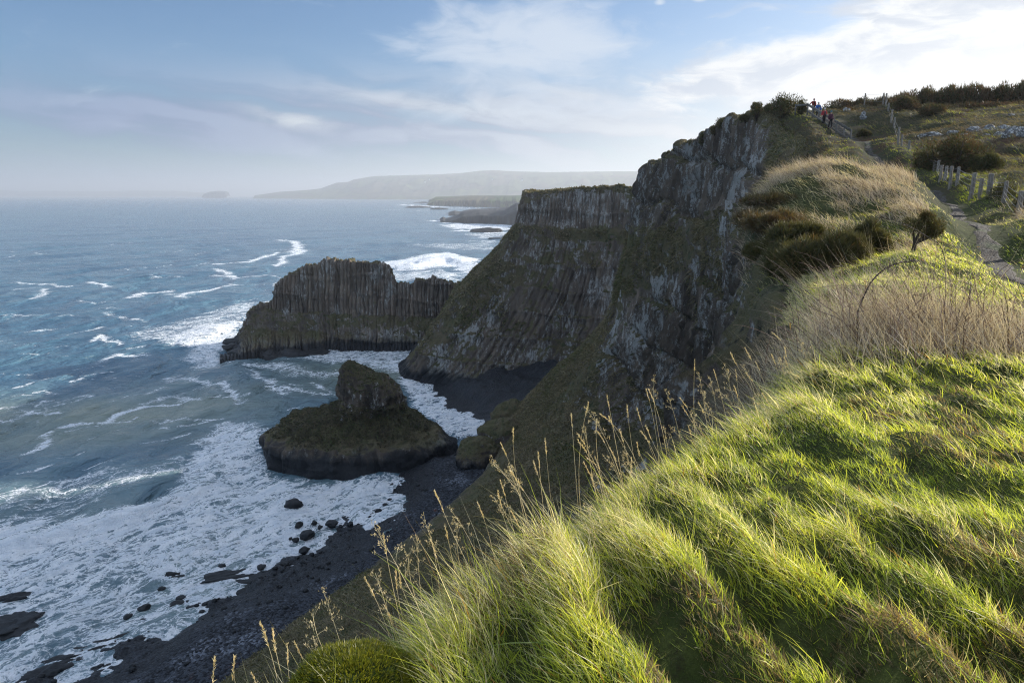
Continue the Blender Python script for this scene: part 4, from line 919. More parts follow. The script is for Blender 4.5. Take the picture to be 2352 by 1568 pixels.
cliff_grass('hanging_grass', 'tawny grass hanging down the broken cliff below the knoll', GB, RB, 1600000, .38, .10, 123, thr=.42, zmin=52, cols=(G_OLIVE * .6, G_TAN * .6), ymin=7, ymax=44, wmin=.06)
cliff_grass('headland_grass', 'brown and green grass on the slopes of the flat topped headland', GA, RA, 420000, 1.1, .22, 125, thr=.52, cols=(G_OLIVE * .68, G_TAN * .52))
cliff_grass('stack_grass', 'dark green grass on the skirt of the sea stack', GS, RS, 120000, .7, .16, 129, thr=.45, zmin=7, cols=(G_OLIVE * .24, G_TAN * .18))
cliff_grass('promontory_grass', 'thin grass on the ledges of the columned promontory', GC, RC, 120000, .8, .24, 133, thr=.62, zmin=7)

# ================================================================ gorse, heather, brambles
def bush_parts(rx, ry, rz, n, seed, lobes=9, Lb=.16, Wb=.035, dark=(.020, .026, .009), lite=(.075, .080, .022), tip=(.13, .12, .035), rustf=.15, gap=.35):
    rg = np.random.default_rng(seed)
    ls = []
    for k in range(lobes):
        a = rg.uniform(0, 2 * math.pi); q = rg.uniform(0, .68) ** .7
        ls.append((q * math.cos(a) * rx, q * math.sin(a) * ry, rz * rg.uniform(.38, .74) * (1 - .45 * q), rg.uniform(.26, .46)))
    A_ = Acc(); per = n // lobes; allP = []
    for (cx, cy, cz, f) in ls:
        d = rg.normal(size=(per, 3)); d /= np.linalg.norm(d, axis=1)[:, None]
        rad_ = np.array([rx, ry, rz * 1.05]) * f * rg.uniform(.85, 1.15, 3); q = 1 - .55 * rg.random(per) ** 2.2
        P = d * rad_ * q[:, None] + [cx, cy, cz]; P *= 1 + .14 * fbm(P * (2.2 / max(rx, .3)) + seed, 3, seed)[:, None]
        nz_ = fbm(P * (3.2 / max(rz, .3)) + seed * 3.3, 3, seed + 5); kk = (nz_ > -gap - .1 * d[:, 2]) & (P[:, 2] > -.05 * rz)
        P, d = P[kk], d[kk]; m = len(P); r = rg.random((m, 4))
        c = np.array(dark)[None] * (1 - r[:, [0]]) + np.array(lite)[None] * r[:, [0]]
        ru = r[:, 1] < rustf * (1 + 2 * (fbm(P * .9 + seed, 2, seed + 2) > .2)); c[ru] = np.array((.11, .055, .028)) * (.5 + r[ru][:, [2]])
        D = d * .8 + [0, 0, .55] + rg.normal(size=(m, 3)) * .45
        V, Q, T, C = blades(P, D, Lb * (.6 + .8 * r[:, 3]), Wb * (.7 + .6 * r[:, 2]), rg.normal(size=(m, 3)) * .15, c, 2, c * .5 + np.array(tip)[None] * .5)
        A_.add(V, Q, T, C)
    S = Acc()
    for (cx, cy, cz, f) in ls:
        m = np.array([cx * .45, cy * .45, cz * .45]) + rg.normal(size=3) * .06 * rx
        V, Q, T = tube([np.array([cx * .08, cy * .08, -.25 * rz]), m, np.array([cx, cy, cz]), np.array([cx * 1.1, cy * 1.1, cz + rz * f * .55])], np.array([.05, .04, .025, .008]) * max(.5, rz), 5); S.add(V, Q, T)
    return A_, S
_BUSH = {}
def bush(name, label, cat, loc, dims, n, seed, group=None, proto=None, rz=0., **kw):
    o = empty(name, loc, rz); tag(o, label, cat, group)
    if proto is not None and proto in _BUSH:
        f0, s0, d0 = _BUSH[proto]; sc_ = [a / b for a, b in zip(dims, d0)]
        for src in (f0, s0):
            c = src.copy(); COL.objects.link(c); c.parent = o
        o.scale = sc_; return o
    F_, S = bush_parts(*dims, n, seed, **kw)
    f = F_.build('foliage', M_GORSE, o, False, True); s = S.build('stem', M_BARK, o)
    if proto is not None: _BUSH[proto] = (f, s, dims)
    return o
def gz(x, y): return float(ground([x], [y])[0][0])
def bush_at(u, v, d, wpx, hpx, label, seed, n=5000, name='gorse_bush', cat='gorse bush', snap=True, depth=1.0, **kw):
    p = at_depth(u, v, d); r = wpx / 2 * d / FPX * 1.05; h = hpx * d / FPX * 1.05
    z = gz(p[0], p[1]) if snap else p[2]
    z = min(z, p[2]) if snap else z
    h2 = p[2] - z + h
    return bush(name, label, cat, (p[0], p[1], z - .1), (r, r * depth, h2 + .1), n, seed, **kw)
# along the cliff top, left of the steps (u, v of the foot, depth, width, height)
for k, (u, v, d, wx, hx, lb) in enumerate([
    (1800, 262, 84, 88, 34, 'broad gorse bush on the skyline just left of the handrail top'), (1838, 258, 81, 22, 22, 'wispy gorse bush touching the top end of the handrail'),
    (1738, 268, 94, 34, 30, 'tall knobbly gorse bush on the cliff top beside the broad one'), (1764, 262, 90, 30, 18, 'small gorse bush tucked between the tall one and the broad one'), (1712, 276, 99, 26, 12, 'low gorse bush on the lip just downhill of the tall knobbly one'),
    (1670, 292, 112, 40, 18, 'flat headed gorse bush overhanging the cliff edge halfway down the skyline'), (1642, 304, 118, 22, 12, 'small gorse bush below the flat headed one on the cliff edge'), (1615, 316, 124, 24, 12, 'low heather bush over the middle of the fluted cliff edge'),
    (1588, 334, 132, 24, 11, 'heather bush on the descending cliff edge above the pale slab'), (1560, 348, 138, 22, 16, 'wind bent gorse bush sticking up near the cliff corner'), (1535, 358, 146, 22, 10, 'last low bush at the corner where the near cliff drops')]):
    bush_at(u, v, d, wx, hx, lb, 200 + k, n=5200 if wx > 60 else 2600, Lb=.26, Wb=.075, group='bushes along the near cliff edge', rustf=.1, gap=.25, lobes=12 if wx > 60 else 6)
# hill skyline at the right
sky_line = [(1905, 256, 93, 46, 20), (1935, 250, 94, 50, 32), (1968, 246, 95, 50, 32), (1998, 244, 94, 46, 30), (2024, 246, 92, 40, 32), (2052, 244, 88, 36, 32), (2078, 250, 86, 44, 38), (2108, 246, 84, 54, 46), (2142, 246, 84, 56, 44), (2176, 244, 84, 54, 44),
            (2208, 246, 83, 54, 44), (2242, 242, 82, 56, 46), (2276, 240, 82, 56, 46), (2308, 240, 81, 56, 46), (2340, 240, 80, 56, 48), (2372, 240, 79, 56, 46)]
sl_lb = ['gorse bush right behind the four walkers', 'rounded gorse bush on the skyline just right of the walkers', 'second rounded gorse bush right of the walkers on the skyline', 'gorse bush on the skyline left of the tall fence post', 'gorse bush on the skyline at the tall fence post',
         'gorse bush where the wire fence meets the skyline', 'first of the taller gorse bushes right of the fence top', 'tall rusty gorse bush in the skyline hedge above the fence', 'third tall gorse bush right of the fence top', 'gorse bush in the skyline thicket above the small pale stones', 'gorse bush over the left end of the outcrops on the skyline',
         'gorse bush above the middle of the outcrops on the skyline', 'gorse bush on the skyline above the largest outcrop', 'dense gorse bush at the high point of the skyline', 'gorse bush near the right end of the skyline', 'last gorse bush at the right end of the skyline']
for k, (u, v, d, wx, hx) in enumerate(sky_line):
    bush_at(u, v + 6, d, wx * 1.15, hx * (.72 if k < 6 else .95), sl_lb[k], 230 + k, n=5200, Lb=.26, Wb=.07, proto='sky%d' % (k % 5), rz=k * 1.3, group='gorse bushes on the hill skyline', rustf=.32, gap=.3, depth=1.1, lobes=10, lite=(.085, .078, .028))
row2 = ['rusty bush at the left end of the second row, below the walkers bush', 'rusty bush in the second row right of the grey rock', 'rusty bush in the second row under the first skyline post', 'rusty bush in the second row just right of the fence top', 'low rusty bush in the second row below the tall skyline gorse', 'rusty bush in the second row, third right of the fence top', 'rusty bush in the second row above the left end of the outcrops', 'rusty bush in the second row above the middle outcrop', 'rusty bush in the second row above the small white stone', 'rusty bush in the second row at the right edge']
for k, (u, v, d, wx, hx) in enumerate([(1925, 272, 88, 52, 22), (1975, 272, 88, 50, 20), (2030, 270, 86, 46, 18), (2092, 268, 80, 52, 24), (2130, 272, 78, 56, 22), (2172, 270, 78, 56, 24), (2222, 268, 77, 58, 26), (2268, 266, 76, 58, 24), (2312, 264, 75, 58, 28), (2356, 262, 74, 58, 30)]):
    bush_at(u, v, d, wx * 1.2, hx, row2[k], 360 + k, n=4200, Lb=.24, Wb=.07, proto='row%d' % (k % 4), rz=k * 1.7, group='rusty bushes below the skyline', rustf=.5, gap=.25, depth=1.2, lobes=9, lite=(.075, .062, .026), tip=(.10, .07, .03))
for k, (u, v, d, wx, hx, lb) in enumerate([(2192, 398, 47, 150, 78, 'large dark spreading gorse bush on the hill behind the fence line'), (2262, 396, 45, 70, 40, 'low dark gorse bush joined to the right side of the large one'), (2120, 400, 48, 44, 44, 'dark gorse bush filling the left side of the large one'),
    (2300, 492, 29, 84, 66, 'dense green gorse bush growing round the fence post by the path'), (2352, 505, 27, 50, 60, 'gorse bush at the right edge behind the nearest post'), (2140, 262, 74, 60, 20, 'rusty heather bush on the hill below the skyline hedge'), (2020, 285, 80, 44, 14, 'dark heather bush on the slope right of the handrail'),
    (2085, 240, 80, 60, 20, 'rusty bush beside the upper fence posts'), (1980, 318, 72, 36, 16, 'rusty bracken bush right of the foot of the handrail')]):
    bush_at(u, v, d, wx, hx, lb, 260 + k, n=12000 if wx > 100 else 6000, Lb=.20 if d > 35 else .12, Wb=.045 if d > 35 else .025, rustf=.35 if k in (0, 5, 7, 8) else .08, group='gorse and heather on the hill', depth=.8, lobes=16 if wx > 100 else 9, gap=.4)
# the near knoll
for k, (u, v, d, wx, hx, lb) in enumerate([(1812, 600, 18.2, 90, 62, 'dark leafy gorse mound at the lower left of the knoll face'), (1858, 612, 17.2, 110, 84, 'biggest dark gorse mound on the face of the knoll'), (1905, 600, 17, 90, 80, 'dark gorse mound right of the biggest on the knoll face'), (1948, 585, 17, 90, 62, 'gorse mound between the big ones and the brown hollow'), (1995, 545, 17.5, 84, 40, 'gorse mound over a brown hollow beside the stunted bush'), (1830, 548, 19.5, 120, 46, 'gorse mound behind the dark ones, left of the knoll top'),
    (1790, 510, 22, 120, 34, 'brown heather mound on the left shoulder of the knoll'), (1742, 510, 25, 110, 36, 'bronze heather mound at the cliffward edge of the knoll'), (1775, 468, 26, 130, 26, 'long heather mound under the crest strip of the knoll'), (1760, 590, 21, 80, 40, 'dark gorse mound hanging over the cliff side of the knoll')]):
    brown = k in (6, 7, 8)
    bush_at(u, v, d, wx * 1.15, hx * .68, lb, 280 + k, n=13000, name='gorse_mound', cat='gorse mound', Lb=.17, Wb=.024, rustf=.30 if brown else .05, group='gorse mounds on the knoll', depth=1.0, lobes=18, gap=.28, tip=(.22, .18, .06), lite=(.085, .07, .036) if brown else (.06, .065, .018), dark=(.035, .028, .016) if brown else (.018, .022, .008))  # yellowish tips brightened as lit, leaf tones dimmed for the shaded face
def stunted():
    p = at_depth(2096, 572, 15.8); z = gz(p[0], p[1]); o = empty('gorse_bush', (p[0], p[1], z)); tag(o, 'stunted windswept gorse bush with a bare trunk at the path edge', 'gorse bush'); k = 15.8 / FPX
    S = Acc(); F_ = Acc()
    for q, (cx, cz, rx, rz_) in enumerate([(-2, 66, 22, 16), (22, 80, 20, 14), (44, 62, 22, 18), (14, 58, 30, 15), (34, 44, 18, 12), (52, 50, 12, 10)]):
        A1, _ = bush_parts(rx * k * 1.25, rx * k * 1.1, rz_ * k * 2.0, 1700, 330 + q, lobes=6, Lb=.055, Wb=.012, rustf=.15, gap=.5, lite=(.075, .072, .022), tip=(.26, .21, .06))
        for V, C in zip(A1.V, A1.C): V += np.array([cx * k, 0, (cz - rz_) * k])
        n0 = F_.n; F_.V += A1.V; F_.C += A1.C; F_.Q += [x + n0 for x in A1.Q]; F_.T += [x + n0 for x in A1.T]; F_.n += A1.n
        S.add(*tube([np.array([0, 0, -.1]), np.array([.04, 0, 22 * k]), np.array([cx * k * .6, .02, cz * k * .65]), np.array([cx * k, 0, cz * k])], [.05, .04, .022, .008], 6))
    F_.build('foliage', M_GORSE, o, False, True); S.build('trunk', M_BARK, o)
stunted()
def knoll_straw():
    n = 60000; x = 13.6 + RNG.normal(size=n) * 3.6; y = 24.5 + RNG.normal(size=n) * 4.6; z, s, pd = ground(x, y); b = fbm(xyz(x * .5, y * .5), 4, 161); k = (s > -.8) & (pd > 1.5) & (b > -.35 + .5 * RNG.random(n) ** 2) & (y > 15.5); x, y, z, b = x[k], y[k], z[k], b[k]; n = len(x); r = RNG.random((n, 4))
    c = lerp3(np.array((.42, .32, .22)), np.array((.68, .56, .42)), r[:, 0]); m = r[:, 1] < .25; c[m] = np.array((.20, .13, .09))
    D = np.array([0, 0, .9])[None] + WIND[None] * .35 + RNG.normal(size=(n, 3)) * [.4, .4, .15]; V, Q, T, C = blades(xyz(x, y, z - .03), D, (.22 + .40 * r[:, 2] ** 1.5) * (1 + .5 * b), .010 + .006 * r[:, 3], WIND[None] * .3 + RNG.normal(size=(n, 3)) * .25 + [0, 0, -.25], c, 3, c * 1.15)
    o = mk('dry_grass', V, Q, T, M_STEM, cols=C, smooth=False); tag(o, 'pale pinkish straw covering the top of the knoll', 'dry grass', kind='stuff')
knoll_straw()
# low scrub along the headland's flat top
for k in range(15):
    j = 150 + int(k * 27); p = GA[26, min(j, 600)]; u_, v_ = survey(p[None]); 
    bush('heather_bush', 'small dark scrub bush along the rim of the flat headland', 'scrub', (p[0], p[1] + 1.5, p[2] - .3), (2.2 + hash01(k, 9) * 1.6, 1.8, .9 + 1.3 * float(hash01(k, 10))), 1500, 310 + k % 4, group='scrub on the rim of the flat headland', proto='rim%d' % (k % 4), rz=k, Lb=.5, Wb=.2, lobes=5, gap=.3)
# ================================================================ fences and handrail
def timber_material(name, c0, c1):
    t = material(name); co = t.new('ShaderNodeTexCoord').outputs['Object']
    n = t.noise(t.scalev(co, (9, 9, 1.2)), 3., 6, .65); n2 = t.noise(co, 5., 4)
    c = t.mix(t.rng(n, .3, .7), c0, c1); c = t.mix(t.rng(n2, .58, .7), c, (.20, .22, .17))
    return finish(t, c, .9, n, .6, .01, .15)
M_POST = timber_material('weathered_post', (.15, .125, .10), (.34, .30, .255))
M_RAIL = timber_material('weathered_rail', (.10, .088, .074), (.22, .20, .18))
M_WIRE = simple('galvanised_wire', (.30, .29, .28), .5, .2, Metallic=.6) if False else simple('galvanised_wire', (.22, .21, .20), .5, .2)
def post_mesh(h, r, seed):
    rg = np.random.default_rng(seed); n = 10
    zs = np.array([-.35, 0, h * .3, h * .6, h * .9, h - .012, h]); rr = np.array([1, 1, 1.02, .98, .97, .95, .86]) * r
    lean = rg.normal(size=2) * .02
    P = np.array([[lean[0] * z, lean[1] * z, z] for z in zs]); V, Q, T = tube(P, rr, n)
    V[:, :2] *= 1 + .06 * rg.normal(size=(len(V), 1)); V[-1, 2] += .012
    return V, Q, T
def fence(name, label, posts, heights, strands, seed):
    o = empty(name, posts[0]); tag(o, label, 'fence'); base = np.array(posts[0]); tops = []
    for k, (p, h) in enumerate(zip(posts, heights)):
        V, Q, T = post_mesh(h, .078 + .014 * hash01(k, seed), seed + k); c = mk('post', V, Q, T, M_POST, o); c.location = tuple(np.array(p) - base); tops.append((np.array(p) - base, h))
    for f in strands:
        a = Acc()
        for (p0, h0), (p1, h1) in zip(tops[:-1], tops[1:]):
            q0, q1 = p0 + [-.07, -.03, h0 * f], p1 + [-.07, -.03, h1 * f]
            tt = np.linspace(0, 1, 9); P = q0[None] * (1 - tt[:, None]) + q1[None] * tt[:, None]; P[:, 2] -= .05 * 4 * tt * (1 - tt); a.add(*tube(P, .006, 4))
            L = np.linalg.norm(q1 - q0)
            if f > .6:
                for s in np.arange(.3, L, .28):
                    c = q0 + (q1 - q0) * s / L; c[2] -= .05 * 4 * (s / L) * (1 - s / L); a.add(*tube([c - [.0, .012, .016], c + [.0, .012, .016]], .005, 4)); a.add(*tube([c - [.0, .012, -.016], c + [.0, .012, -.016]], .005, 4))
        a.build('wire', M_WIRE, o)
    return o
def fposts(lst, tops):
    ps, hs = [], []
    for (x, y, d), ty in zip(lst, tops):
        b = at_depth(*cr(x, y), d); t = at_depth(*cr(x, ty), d); g = gz(b[0], b[1]); ps.append((b[0], b[1], g)); hs.append(max(.8, min(1.45, t[2] - g)))
    return ps, hs
ps, hs = fposts(FENCE, [1010, 980, 910, 868, 822, 815, 815, 808, 797, 783, 762])
p_near = at_depth(*cr(2420, 1440), 18.5); ps = [(p_near[0], p_near[1], gz(p_near[0], p_near[1]))] + ps; hs = [1.1] + hs
fence('wire_fence', 'wire fence of weathered posts beside the path', ps, hs, (.92, .72, .5, .28), 501)
ps, hs = fposts(FENCE2, [620, 568, 505, 432, 372, 320, 240, 236, 243])
fence('wire_fence', 'older wire fence of thin posts climbing the hill to the skyline', ps, hs, (.9, .55, .3), 540)
# stout cut post behind the gorse bush
pb = at_depth(*cr(2080, 1000), 29.5); V, Q, T = post_mesh(.62, .11, 577); o = mk('fence_post', V, Q, T, M_POST); o.location = (pb[0], pb[1], gz(pb[0], pb[1]) + .25); tag(o, 'short stout stump of a post half hidden left of the green gorse bush', 'fence post')
def ch(cx, cy): return (3200 + cx / 5.808) / 1.7415, (330 + cy / 5.808) / 1.7415
def handrail():
    RP = [(185, 545, 740), (300, 620, 870), (435, 735, 935), (558, 800, 1010), (712, 930, 1115), (850, 1040, 1250), (1025, 1140, 1335), (1180, 1240, 1400)]
    ds = np.linspace(80, 70, len(RP)); base = at_depth(*ch(185, 740), 80); o = empty('handrail', tuple(base)); tag(o, 'weathered wooden handrail beside the steps down the hill', 'handrail')
    tp, bt = [], []
    for (x, t, b), d in zip(RP, ds):
        T_, B_ = at_depth(*ch(x, t + 8), d) - base, at_depth(*ch(x, b), d) - base; B_ = np.array([T_[0], T_[1], min(B_[2], gz(*(T_ + base)[:2]) - base[2])]); T_ = np.array([T_[0], T_[1], max(T_[2], gz(*(T_ + base)[:2]) - base[2] + 1.25)]); tp.append(T_); bt.append(B_)
        a = Acc().add(*plank(B_ - [0, 0, .4], T_, .13, .13, (0, 1, 0))); a.build('post', M_RAIL, o, False)
    up = np.array([-.6, 0, 1.]) * 0 + [0, 0, 1]
    for k in range(len(tp) - 1):
        pass
    Acc().add(*plank(tp[0] + [-.075, .06, -.06], tp[-1] + [-.075, -.1, -.06], .05, .26)).build('top_rail', M_RAIL, o, False)
    m0, m1 = bt[0] + (tp[0] - bt[0]) * .42, bt[-1] + (tp[-1] - bt[-1]) * .2
    Acc().add(*plank(m0 + [-.08, 0, 0], m1 + [-.08, -.1, 0], .05, .20)).build('middle_rail', M_RAIL, o, False)
    e0 = tp[0] + np.array([-1.05, .8, .02]); Acc().add(*plank(e0 + [0, -.08, -.12], tp[0] + [-.05, -.08, -.12], .05, .2)).build('end_rail', M_RAIL, o, False)
    Acc().add(*plank(e0 - [0, 0, 1.4], e0, .12, .12, (0, 1, 0))).build('post', M_RAIL, o, False)
    # timber step edges behind the rail
    for k in range(22):
        t = k / 21; c = (bt[0] * (1 - t) + bt[-1] * t); x, y = (c + base)[:2]; z = gz(x + .8, y) - base[2]
        Acc().add(*plank([c[0] + .12, c[1], z + .03], [c[0] + 1.35, c[1], z + .03], .06, .15)).build('step_edge', M_RAIL, o, False)
    return base
handrail()

# ================================================================ people
def skin_mesh(name, verts, edges, radii, mat, parent, root=0, sub=2):
    bm = bmesh.new(); lay = bm.verts.layers.skin.verify(); vs = [bm.verts.new(v) for v in verts]
    for a, b in edges: bm.edges.new((vs[a], vs[b]))
    for k, v in enumerate(vs):
        v[lay].radius = (radii[k],) * 2 if not hasattr(radii[k], '__len__') else radii[k]; v[lay].use_root = (k == root)
    me = bpy.data.meshes.new(name); bm.to_mesh(me); bm.free(); me.materials.append(mat); o = bpy.data.objects.new(name, me); COL.objects.link(o); o.parent = parent
    s = o.modifiers.new('skin', 'SKIN'); s.use_smooth_shade = True; d = o.modifiers.new('round', 'SUBSURF'); d.levels = sub; d.render_levels = sub
    return o
M_SKIN = simple('skin', (.50, .30, .22), .6, .1)
def cloth(name, c): return simple(name, c, .85, .25, 14., .2, .4, .01)
def person(label, u_head, v_head, d, jacket, trousers, hat, hair, rz, arm_r, arm_l, step, inner=None, pack=None, hatkind='cap', tall=1.0):
    p = at_depth(u_head, v_head + 4, d); g = gz(p[0], p[1]); H_ = 1.72 * tall; z = max(g - .6, min(g + .6, p[2] - H_ + .12)); o = empty('person', (p[0], p[1], z), rz); o.scale = (tall,) * 3; tag(o, label, 'person')
    V, E, R = [], [], []
    def add(v, r, par=None):
        V.append(tuple(v)); R.append(r); i = len(V) - 1
        if par is not None: E.append((par, i))
        return i
    pel = add((0, 0, .95), (.15, .11)); sp = add((0, .01, 1.12), (.14, .10), pel); chs = add((0, .01, 1.32), (.17, .115), sp); nk = add((0, 0, 1.47), .058, chs); jaw = add((0, -.02, 1.545), (.062, .068), nk); hd = add((0, -.005, 1.63), (.078, .095), jaw); tp = add((0, .005, 1.70), (.06, .075), hd)
    add((0, -.112, 1.605), .013, hd)
    for s in (-1, 1): add((s * .084, .0, 1.60), .016, hd)
    arms, legs = [], []
    for s, el, wr in ((-1, arm_r[0], arm_r[1]), (1, arm_l[0], arm_l[1])):
        sh = add((s * .175, .01, 1.39), .068, chs); e = add(el, .045, sh); w_ = add(wr, .028, e); dirn = np.array(wr) - np.array(el); dirn = dirn / np.linalg.norm(dirn)
        pm = add(np.array(wr) + dirn * .06, (.034, .024), w_); side = np.cross(dirn, [0, 1, 0]); side = side / np.linalg.norm(side)
        for k, (off, ln) in enumerate(((-.028, .07), (-.01, .085), (.009, .08), (.027, .06))):
            f1 = add(np.array(wr) + dirn * .10 + side * off, .0095, pm); f2 = add(np.array(wr) + dirn * (.10 + ln * .55) + side * off + np.array([0, -.010, -.008]), .009, f1); add(np.array(wr) + dirn * (.095 + ln) + side * off + np.array([0, -.024, -.02]), .008, f2)
        t1 = add(np.array(wr) + dirn * .04 + side * .042 + np.array([0, -.02, 0]), .011, pm); add(np.array(wr) + dirn * .085 + side * .058 + np.array([0, -.035, 0]), .009, t1)
        arms.append((sh, e, w_))
    for s, st in ((-1, step), (1, -step)):
        hp = add((s * .095, 0, .90), .095, pel); kn = add((s * .10, -.04 - st * .5, .50 + max(0, st) * .12), .06, hp); an = add((s * .10, .03 - st, .10 + max(0, st) * .25), .042, kn); to = add((s * .115, -.13 - st, .045 + max(0, st) * .25), .036, an); legs.append((hp, kn, an, to))
    body = skin_mesh('body', V, E, R, M_SKIN, o)
    grow = lambda r, k: tuple(x + k for x in r) if hasattr(r, '__len__') else r + k
    # jacket over trunk and arms
    jv, je, jr = [], [], []; mp = {}
    def take(i, k, off=(0, 0, 0)): mp[i] = len(jv); jv.append(tuple(np.array(V[i]) + off)); jr.append(grow(R[i], k))
    jv.append((0, 0, .80)); jr.append((.19, .145)); take(pel, .045); take(sp, .045); take(chs, .042); jv.append((0, 0, 1.455)); jr.append(.078); je += [(0, 1), (1, 2), (2, 3), (3, 4)]
    for sh, e, w_ in arms:
        take(sh, .028); take(e, .030); take(w_, .028); je += [(mp[chs], mp[sh]), (mp[sh], mp[e]), (mp[e], mp[w_])]
    jk = skin_mesh('jacket', jv, je, jr, jacket, o, root=2)
    jv, je, jr = [], [], []; jv.append((0, 0, .94)); jr.append((.155, .12))
    for hp, kn, an, to in legs:
        b0 = len(jv); jv += [V[hp], V[kn], V[an]]; jr += [.105, .078, .062]; je += [(0, b0), (b0, b0 + 1), (b0 + 1, b0 + 2)]
    skin_mesh('trousers', jv, je, jr, trousers, o)
    for hp, kn, an, to in legs:
        A_ = np.array(V[an]); T_ = np.array(V[to]); skin_mesh('boot', [tuple(A_ + [0, .03, .05]), tuple(A_ + [0, .02, -.045]), tuple(T_ + [0, 0, -.005]), tuple(T_ + [0, -.06, -.008])], [(0, 1), (1, 2), (2, 3)], [.056, .052, .05, .04], M_BOOT, o, 1, 1)
    Vs, Ts = ico(3)
    if hat is not None:
        Hh = Vs.copy() * [.098, .112, .10] + [0, .004, 1.668]; low = 1.635 + .3 * (Hh[:, 1]) * .3; Hh[:, 2] = np.maximum(Hh[:, 2], low); a = Acc().add(Hh, T=Ts)
        if hatkind == 'beanie': a.add(*tube([(math.cos(q) * .098, .004 + math.sin(q) * .112, 1.64) for q in np.linspace(0, 2 * math.pi, 25)], .016, 8)); a.add(Vs * .028 + [0, .0, 1.778], T=Ts)
        if hatkind == 'cap': a.add(Vs * [.075, .07, .012] + [0, -.12, 1.648], T=Ts)
        a.build('hat', hat, o)
    if hair is not None:
        Hh = Vs.copy() * [.092, .104, .105] + [0, .022, 1.655]; cut = (Hh[:, 1] < -.045) & (Hh[:, 2] < 1.68); Hh[cut, 1] = np.maximum(Hh[cut, 1], -.03); mk('hair', Hh, T=Ts, mat=hair, parent=o)
    for s in (-1, 1):
        mk('eye', ico(2)[0] * .011 + [s * .031, -.089, 1.632], T=ico(2)[1], mat=M_EYE, parent=o)
    mk('mouth', ico(2)[0] * [.024, .006, .006] + [0, -.092, 1.563], T=ico(2)[1], mat=M_LIP, parent=o)
    if inner is not None:
        Acc().add(*tube([(0, -.145, 1.43), (0, -.163, 1.3), (0, -.156, 1.12), (0, -.150, .95)], [.03, .062, .066, .06], 10)).build('fleece', inner, o)
    if pack is not None:
        a = Acc()
        for s in (-1, 1): a.add(*tube([(s * .12, .13, 1.42), (s * .115, .03, 1.50), (s * .11, -.11, 1.43), (s * .125, -.155, 1.30), (s * .15, -.12, 1.12), (s * .16, .05, 1.02)], .02, 8))
        Vp = np.array(ico(3)[0]); Vp = np.sign(Vp) * np.abs(Vp) ** .6 * [.155, .10, .24] + [0, .235, 1.24]; a.add(Vp, T=ico(3)[1]); a.build('rucksack', pack, o)
    return o
M_BOOT = cloth('boot_leather', (.03, .025, .02)); M_EYE = simple('eye', (.03, .025, .02), .2); M_LIP = simple('lips', (.36, .15, .12), .5)
J_RED, J_BLUE, J_MAROON, J_ORANGE, C_NAVY, C_BLACK = cloth('dark_red_cloth', (.30, .03, .025)), cloth('blue_cloth', (.035, .13, .40)), cloth('maroon_cloth', (.085, .025, .045)), cloth('red_cloth', (.42, .045, .05)), cloth('navy_cloth', (.015, .018, .035)), cloth('black_cloth', (.012, .012, .014))
C_WHITE, C_TEAL, H_GREY, H_BROWN = cloth('white_knit', (.70, .64, .62)), cloth('teal_knit', (.05, .16, .20)), cloth('grey_hair', (.42, .40, .38)), cloth('brown_hair', (.07, .04, .025))
hang_r, hang_l = ((-.245, .03, 1.12), (-.25, -.09, .89)), ((.245, .03, 1.12), (.25, -.09, .89))
person('walker in a dark vest and red sleeves reaching for the rail, last in line', 1870, 226, 81.5, J_RED, C_BLACK, cloth('dark_red_knit', (.16, .03, .035)), None, .05, ((-.36, -.02, 1.24), (-.56, -.12, 1.10)), hang_l, .12, inner=C_BLACK, hatkind='plain')
person('grey haired walker in a blue jacket with rucksack straps, second from the top', 1880.5, 234, 78.5, J_BLUE, C_BLACK, None, H_GREY, .1, ((-.29, .0, 1.14), (-.27, -.2, .95)), ((.29, .02, 1.14), (.24, -.14, .92)), -.14, pack=C_NAVY, tall=1.06)
person('walker in an open red jacket and white knitted headband', 1894.5, 247.5, 75.5, J_ORANGE, C_BLACK, C_WHITE, H_BROWN, .0, ((-.27, .03, 1.14), (-.30, -.16, .98)), hang_l, .12, inner=C_NAVY, hatkind='plain')
person('walker in a maroon jacket and teal bobble hat leading the way', 1909.5, 254.5, 72.8, J_MAROON, C_BLACK, C_TEAL, None, .15, hang_r, hang_l, -.12, hatkind='beanie')

